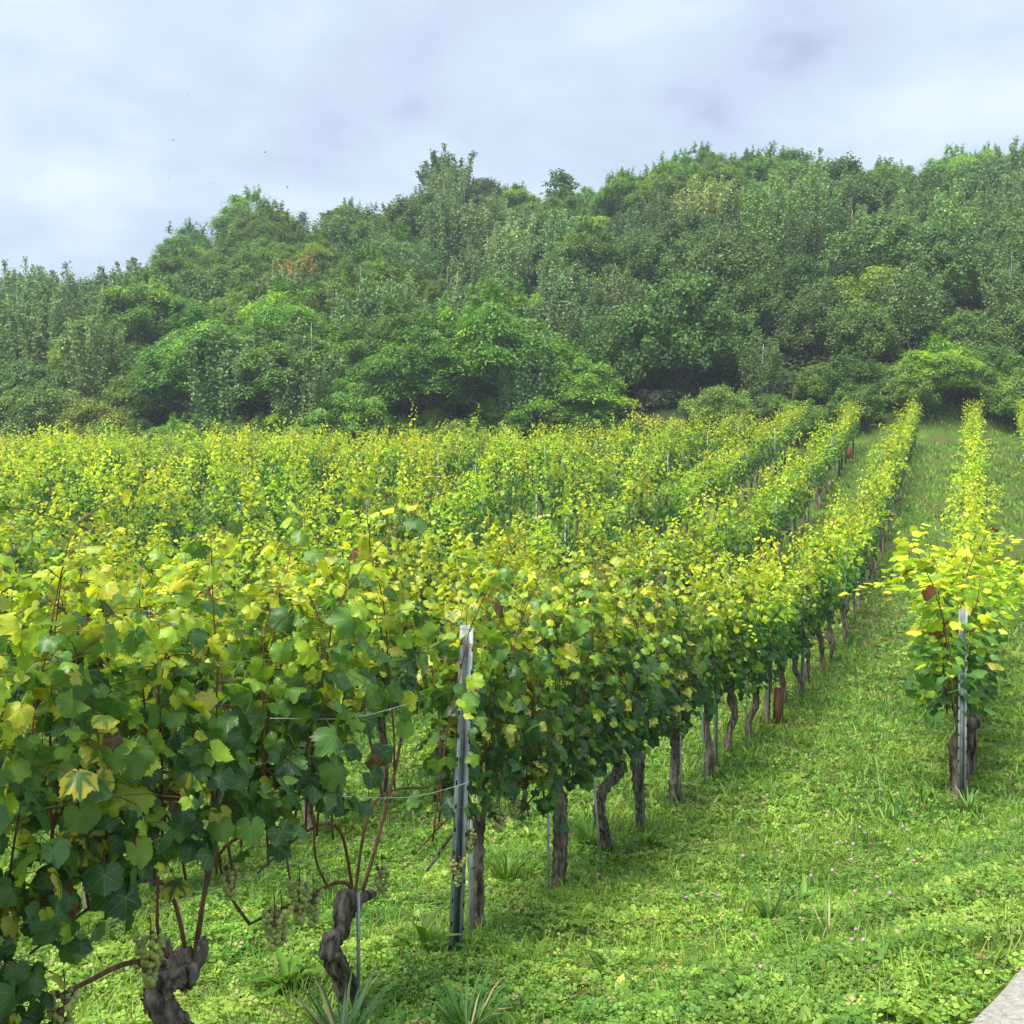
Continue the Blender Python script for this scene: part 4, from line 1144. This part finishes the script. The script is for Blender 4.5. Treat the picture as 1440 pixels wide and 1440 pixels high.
def pick(px, t):
    """which tree grows where on the slope: px across the picture at its depth, t 0 foot .. 1 ridge"""
    r = rst.rand()
    if t > .60 and 800 < px < 1390: return "locust" if r < .85 else "dense"
    if t > .86:
        return "locust" if r < .6 else ("sparse" if r < .68 else "dense")
    if px < 180: return ("poplar" if r < .42 else "dense" if r < .75 else "locust")
    if px < 620: return ("locust" if r < .80 else "dense" if r < .90 else "poplar")
    if px < 900: return ("locust" if r < .55 and t < .45 else "poplar" if r < .8 else "dense") if t < .75 else ("locust" if r < .6 else "poplar")
    if t < .33: return "dense" if r < .85 else "poplar"
    if t < .75: return "poplar" if r < .58 else "dense"
    return "locust" if r < .5 else "poplar"
tries = 0
while len(trees) < 248 and tries < 9000:
    tries += 1
    t = rst.rand(); D = 45.0 + t * 37.0; px = -140 + rst.rand() * 1740
    x, y = at_px(px, D)
    if y < yend(x) + 3.0: continue
    if px > 850 and px < 1000 and D < 47.5: continue
    kd = pick(px, t)
    md = {"locust": 3.1, "poplar": 2.3, "dense": 2.6, "sparse": 2.2}[kd] * (.8 + .35 * t)
    if any((x - a) ** 2 + (y - b) ** 2 < md * md for a, b in taken): continue
    v = 1 + rst.randn() * .2; hu = -.06 + .22 * rst.rand()
    tint = (v * (1 + hu), v, v * (1 - hu * .5))
    if px > 800 and t > .7: tint = (v * 1.3, v * 1.4, v * 1.15)
    elif px > 900 and kd == "poplar": tint = (v * 1.15, v * 1.1, v * .9)
    sc = {"locust": .78, "poplar": .86, "dense": .98, "sparse": .75}[kd] * (.8 + .42 * rst.rand())
    if kd == "dense" and t < .2: sc *= .8
    if t > .86: sc *= .84
    if kd == 'poplar' and px > 800: sc *= .78
    put_tree(kd, x, y, max(.4, sc), tint, wid=1.0 + .15 * rst.rand()); taken.append((x, y))
# shrubs added along the wood edge; pale tint puts light at the foot
for i in range(40):
    px = -60 + i * 39.5 + rst.randn() * 10
    if 870 < px < 1000: continue
    D = float(yend((px - 720) / 1400 * 43)) + 2.5 + rst.rand() * 2.2; x, y = at_px(px, D); v = 1.15 + .5 * rst.rand()
    put_tree("dense" if rst.rand() < .75 else "locust", x, y, .30 + .24 * rst.rand(), (v * (1 + .35 * rst.rand()), v * 1.1, v * .85), look="low shrub", wid=1.25)
# labels for the fill trees: kind, height on the slope, and counting position
bands = [(-1e9, 300, "on the skyline"), (300, 370, "high on the slope"), (370, 450, "half way up the slope"), (450, 530, "low on the slope"), (530, 1e9, "at the foot of the slope")]
for lo, hi, bn in bands:
    for kd in set(t[1] for t in trees):
        g = sorted([t for t in trees if t[4] is None and t[1] == kd and lo <= t[3] < hi], key=lambda t: t[2])
        for i, t in enumerate(g):
            t[4] = "%s %s, %s" % (kd, bn, ("only one there" if len(g) == 1 else "leftmost" if i == 0 else "rightmost" if i == len(g) - 1 else nth(i) + " of them from the left"))
for t in trees: tag(t[0], t[4], "tree", "trees on the wooded slope")
# undergrowth over the hillside
def undergrowth():
    rs = np.random.RandomState(44); b = Buf(); lf = quadleaf(.5, 1.0, .2)
    n = 2400; D = 44.3 + rs.rand(n) ** 1.2 * 38; px = -140 + rs.rand(n) * 1740; X = (px - 720) / 1400 * D; Y = D
    k = Y > yend(X) + 2.6; k &= ~((px > 860) & (px < 1010) & (D < 47)); X, Y = X[k], Y[k]
    for x, y in zip(X, Y):
        m = 110; Dn = rs.randn(m, 3); Dn[:, 2] = np.abs(Dn[:, 2]); Dn /= np.linalg.norm(Dn, axis=1, keepdims=True); r = .55 + .55 * rs.rand()
        P = np.array([x, y, gz(x, y)]) + Dn * r * (.25 + .95 * rs.rand(m, 1)) * [1, 1, 1.0]
        C = np.array((.045, .085, .022)) * (.6 + .8 * rs.rand(m, 1)) * [1 + .5 * rs.rand(), 1, 1]
        b.scatter(lf, P, frames(Dn + [0, 0, -.4] + rs.randn(m, 3) * .4, Dn + [0, 0, .7]), .09 + .09 * rs.rand(m), C)
    ob = link("undergrowth", b.mesh("undergrowth", M_tree)); ob.color = (1, 1, 1, 1); tag(ob, "dark leafy undergrowth covering the hillside beneath the trees", "undergrowth", kind="stuff")
undergrowth()

# ------------------------------------------------------------------ things at the foot of the slope
M_yel = noise_mat("yellow_petals", (.60, .50, .03), (.78, .66, .06), 20, .8)
def goldenrod(px, D, h, seed, lab, orange=False):
    rs = np.random.RandomState(seed); x, y = at_px(px, D); root = empty("wildflower", (x, y, gz(x, y)))
    b = Buf(); f = Buf()
    h *= .66
    for i in range(9):
        a = rs.rand() * 6.28; q = rs.rand() * .35; top = np.array([math.cos(a) * q * 1.6, math.sin(a) * q * 1.6, h * (.7 + .3 * rs.rand())])
        V, T = tube([(math.cos(a) * q * .4, math.sin(a) * q * .4, 0), top * .6, top], .01, 4); b.add(V, T, np.array((.09, .14, .03)))
        n = 40; ff = rs.rand(n); P = top * ff[:, None] + rs.randn(n, 3) * .04
        b.scatter(quadleaf(.2, 1, .2), P, frames(rs.randn(n, 3) + [0, 0, -.2], rs.randn(n, 3) * .5 + [0, 0, 1]), .13 * (1.1 - ff * .5), np.array((.11, .19, .03)) * (.7 + .6 * rs.rand(n, 1)))
        n = 20; P = top + rs.randn(n, 3) * [.11, .11, .09]
        f.scatter(quadleaf(.4, 1, .1), P, frames(rs.randn(n, 3), rs.randn(n, 3) + [0, 0, 1]), np.full(n, .05), np.full((n, 3), .5))
    link("leaves", b.mesh("leaves", M_grass), root)
    link("blossom", f.mesh("blossom", M_yel), root)
    tag(root, lab, "wildflowers", "yellow wildflowers at the slope foot")
for i, (px, D, h, lab) in enumerate(((930, 44.6, 1.9, "yellow flowering clump in the gap at the slope foot, leftmost"), (950, 44.2, 1.7, "yellow flowering clump, second from left in the gap"), (972, 44.8, 2.1, "tallest yellow flowering clump in the gap by the dark tree"),
                                     (905, 45.0, 1.8, "thin yellow flowering clump beside the pale boulder"), (988, 44.3, 1.7, "yellow flowering clump at the right side of the gap"), (1077, 43.3, 2.2, "single orange-yellow flower clump behind the fourth row end"))):
    goldenrod(px, D, h, 60 + i, lab)
M_rock = noise_mat("pale_limestone", (.34, .32, .27), (.60, .57, .50), 3, .9, bump=.05)
def rock(px, D, sz, seed, lab, lift=0):
    import bmesh
    rs = np.random.RandomState(seed); bm = bmesh.new(); bmesh.ops.create_icosphere(bm, subdivisions=3, radius=1)
    v = np.array([q.co[:] for q in bm.verts]); bm.verts.index_update(); t = np.array([[q.index for q in fc.verts] for fc in bm.faces]); bm.free()
    k = rs.randn(6, 3) * 1.7; r = 1 + sum(.09 * np.sin(v @ k[i] + i) for i in range(6)); v = v * r[:, None]
    v = np.clip(v, -.85, .85) * sz
    x, y = at_px(px, D); o = link("boulder", tri_mesh("boulder", v, t, M_rock, smooth=False), None, (x, y, gz(x, y) + sz[2] * .3 + lift)); o.rotation_euler = (.1, .2, rs.rand() * 3)
    tag(o, lab, "boulder", "pale stones along the slope foot")
rock(925, 48.5, np.array((.75, .5, .5)), 1, "largest pale boulder in the gap at the slope foot")
rock(948, 48.9, np.array((.55, .45, .4)), 2, "rounded pale boulder right of the largest one")
rock(905, 49.2, np.array((.5, .4, .45)), 3, "pale boulder left of the largest one")
rock(1226, 43.0, np.array((.36, .2, .05)), 4, "flat white stone on the grass edge between the third and fourth row ends")

# ------------------------------------------------------------------ birds
M_bird = noise_mat("dark_feathers", (.012, .013, .016), (.03, .03, .035), 20, .8)
def bird_mesh():
    V1, T1 = tube(spline([(0, .085, 0), (0, .06, .004), (0, 0, 0), (0, -.06, 0), (0, -.11, 0)], 9), np.array([.004, .012, .017, .02, .02, .017, .012, .007, .003]), 8)
    W = []; Tt = []
    for sg in (1, -1):
        o = len(V1) + len(W)
        pts = [(0, .035, .008), (sg * .07, .045, .022), (sg * .16, .0, .012), (sg * .20, -.05, .0), (sg * .10, -.02, .014), (0, -.03, .006)]
        W += pts + [(a, b, c - .003) for a, b, c in pts]
        for i in range(1, 5): Tt += [(o, o + i, o + i + 1), (o + 6, o + 6 + i + 1, o + 6 + i)]
        for i in range(6): j = (i + 1) % 6; Tt += [(o + i, o + j, o + 6 + j), (o + i, o + 6 + j, o + 6 + i)]
    o = len(V1) + len(W); W += [(0, -.09, .002), (.03, -.17, 0), (0, -.135, 0), (-.03, -.17, 0), (0, -.09, -.003)]; Tt += [(o, o + 1, o + 2), (o, o + 2, o + 3), (o + 4, o + 2, o + 1), (o + 4, o + 3, o + 2)]
    return tri_mesh("bird", np.concatenate([V1, np.array(W)]), np.concatenate([T1, np.array(Tt)]), M_bird)
BM = bird_mesh()
for i, (px, py, D, lab) in enumerate(((265, 133, 52, "darkest bird high in the left sky"), (156, 117, 75, "small bird leftmost in the sky"), (374, 148, 72, "small bird at the upper right of the flock"), (244, 197, 60, "bird in the middle of the flock on the left"),
                                      (373, 214, 62, "bird on the right of the flock below the upper one"), (299, 258, 60, "lowest dark bird in the left sky"), (404, 263, 66, "bird just above the skyline shoot"), (238, 250, 95, "faintest tiny bird left of the lowest dark one"))):
    x, y = at_px(px, D); o = link("bird", BM, None, (x, y, EYE + (720 - py) / 1400 * D)); o.scale = (.7, .7, .7); o.rotation_euler = (.5 * math.sin(i * 3), .6 * math.cos(i * 2), i * 1.3); tag(o, lab, "bird", "birds flying in the left sky")

# ------------------------------------------------------------------ thin damp air
V, T = boxes([(-140, -8, -6.9, 140, 125, 44)])
mh, t = new_mat("air")
pv = N(t, "ShaderNodeVolumePrincipled"); pv.inputs["Color"].default_value = (.78, .90, 1.0, 1); pv.inputs["Density"].default_value = .0013; pv.inputs["Anisotropy"].default_value = .3
o_ = N(t, "ShaderNodeOutputMaterial"); t.links.new(pv.outputs[0], o_.inputs["Volume"])
hz = link("haze", tri_mesh("haze", V, T, mh, smooth=False)); tag(hz, "thin pale haze over the vineyard and hillside", "haze", kind="stuff")
cy.volume_bounces = 0
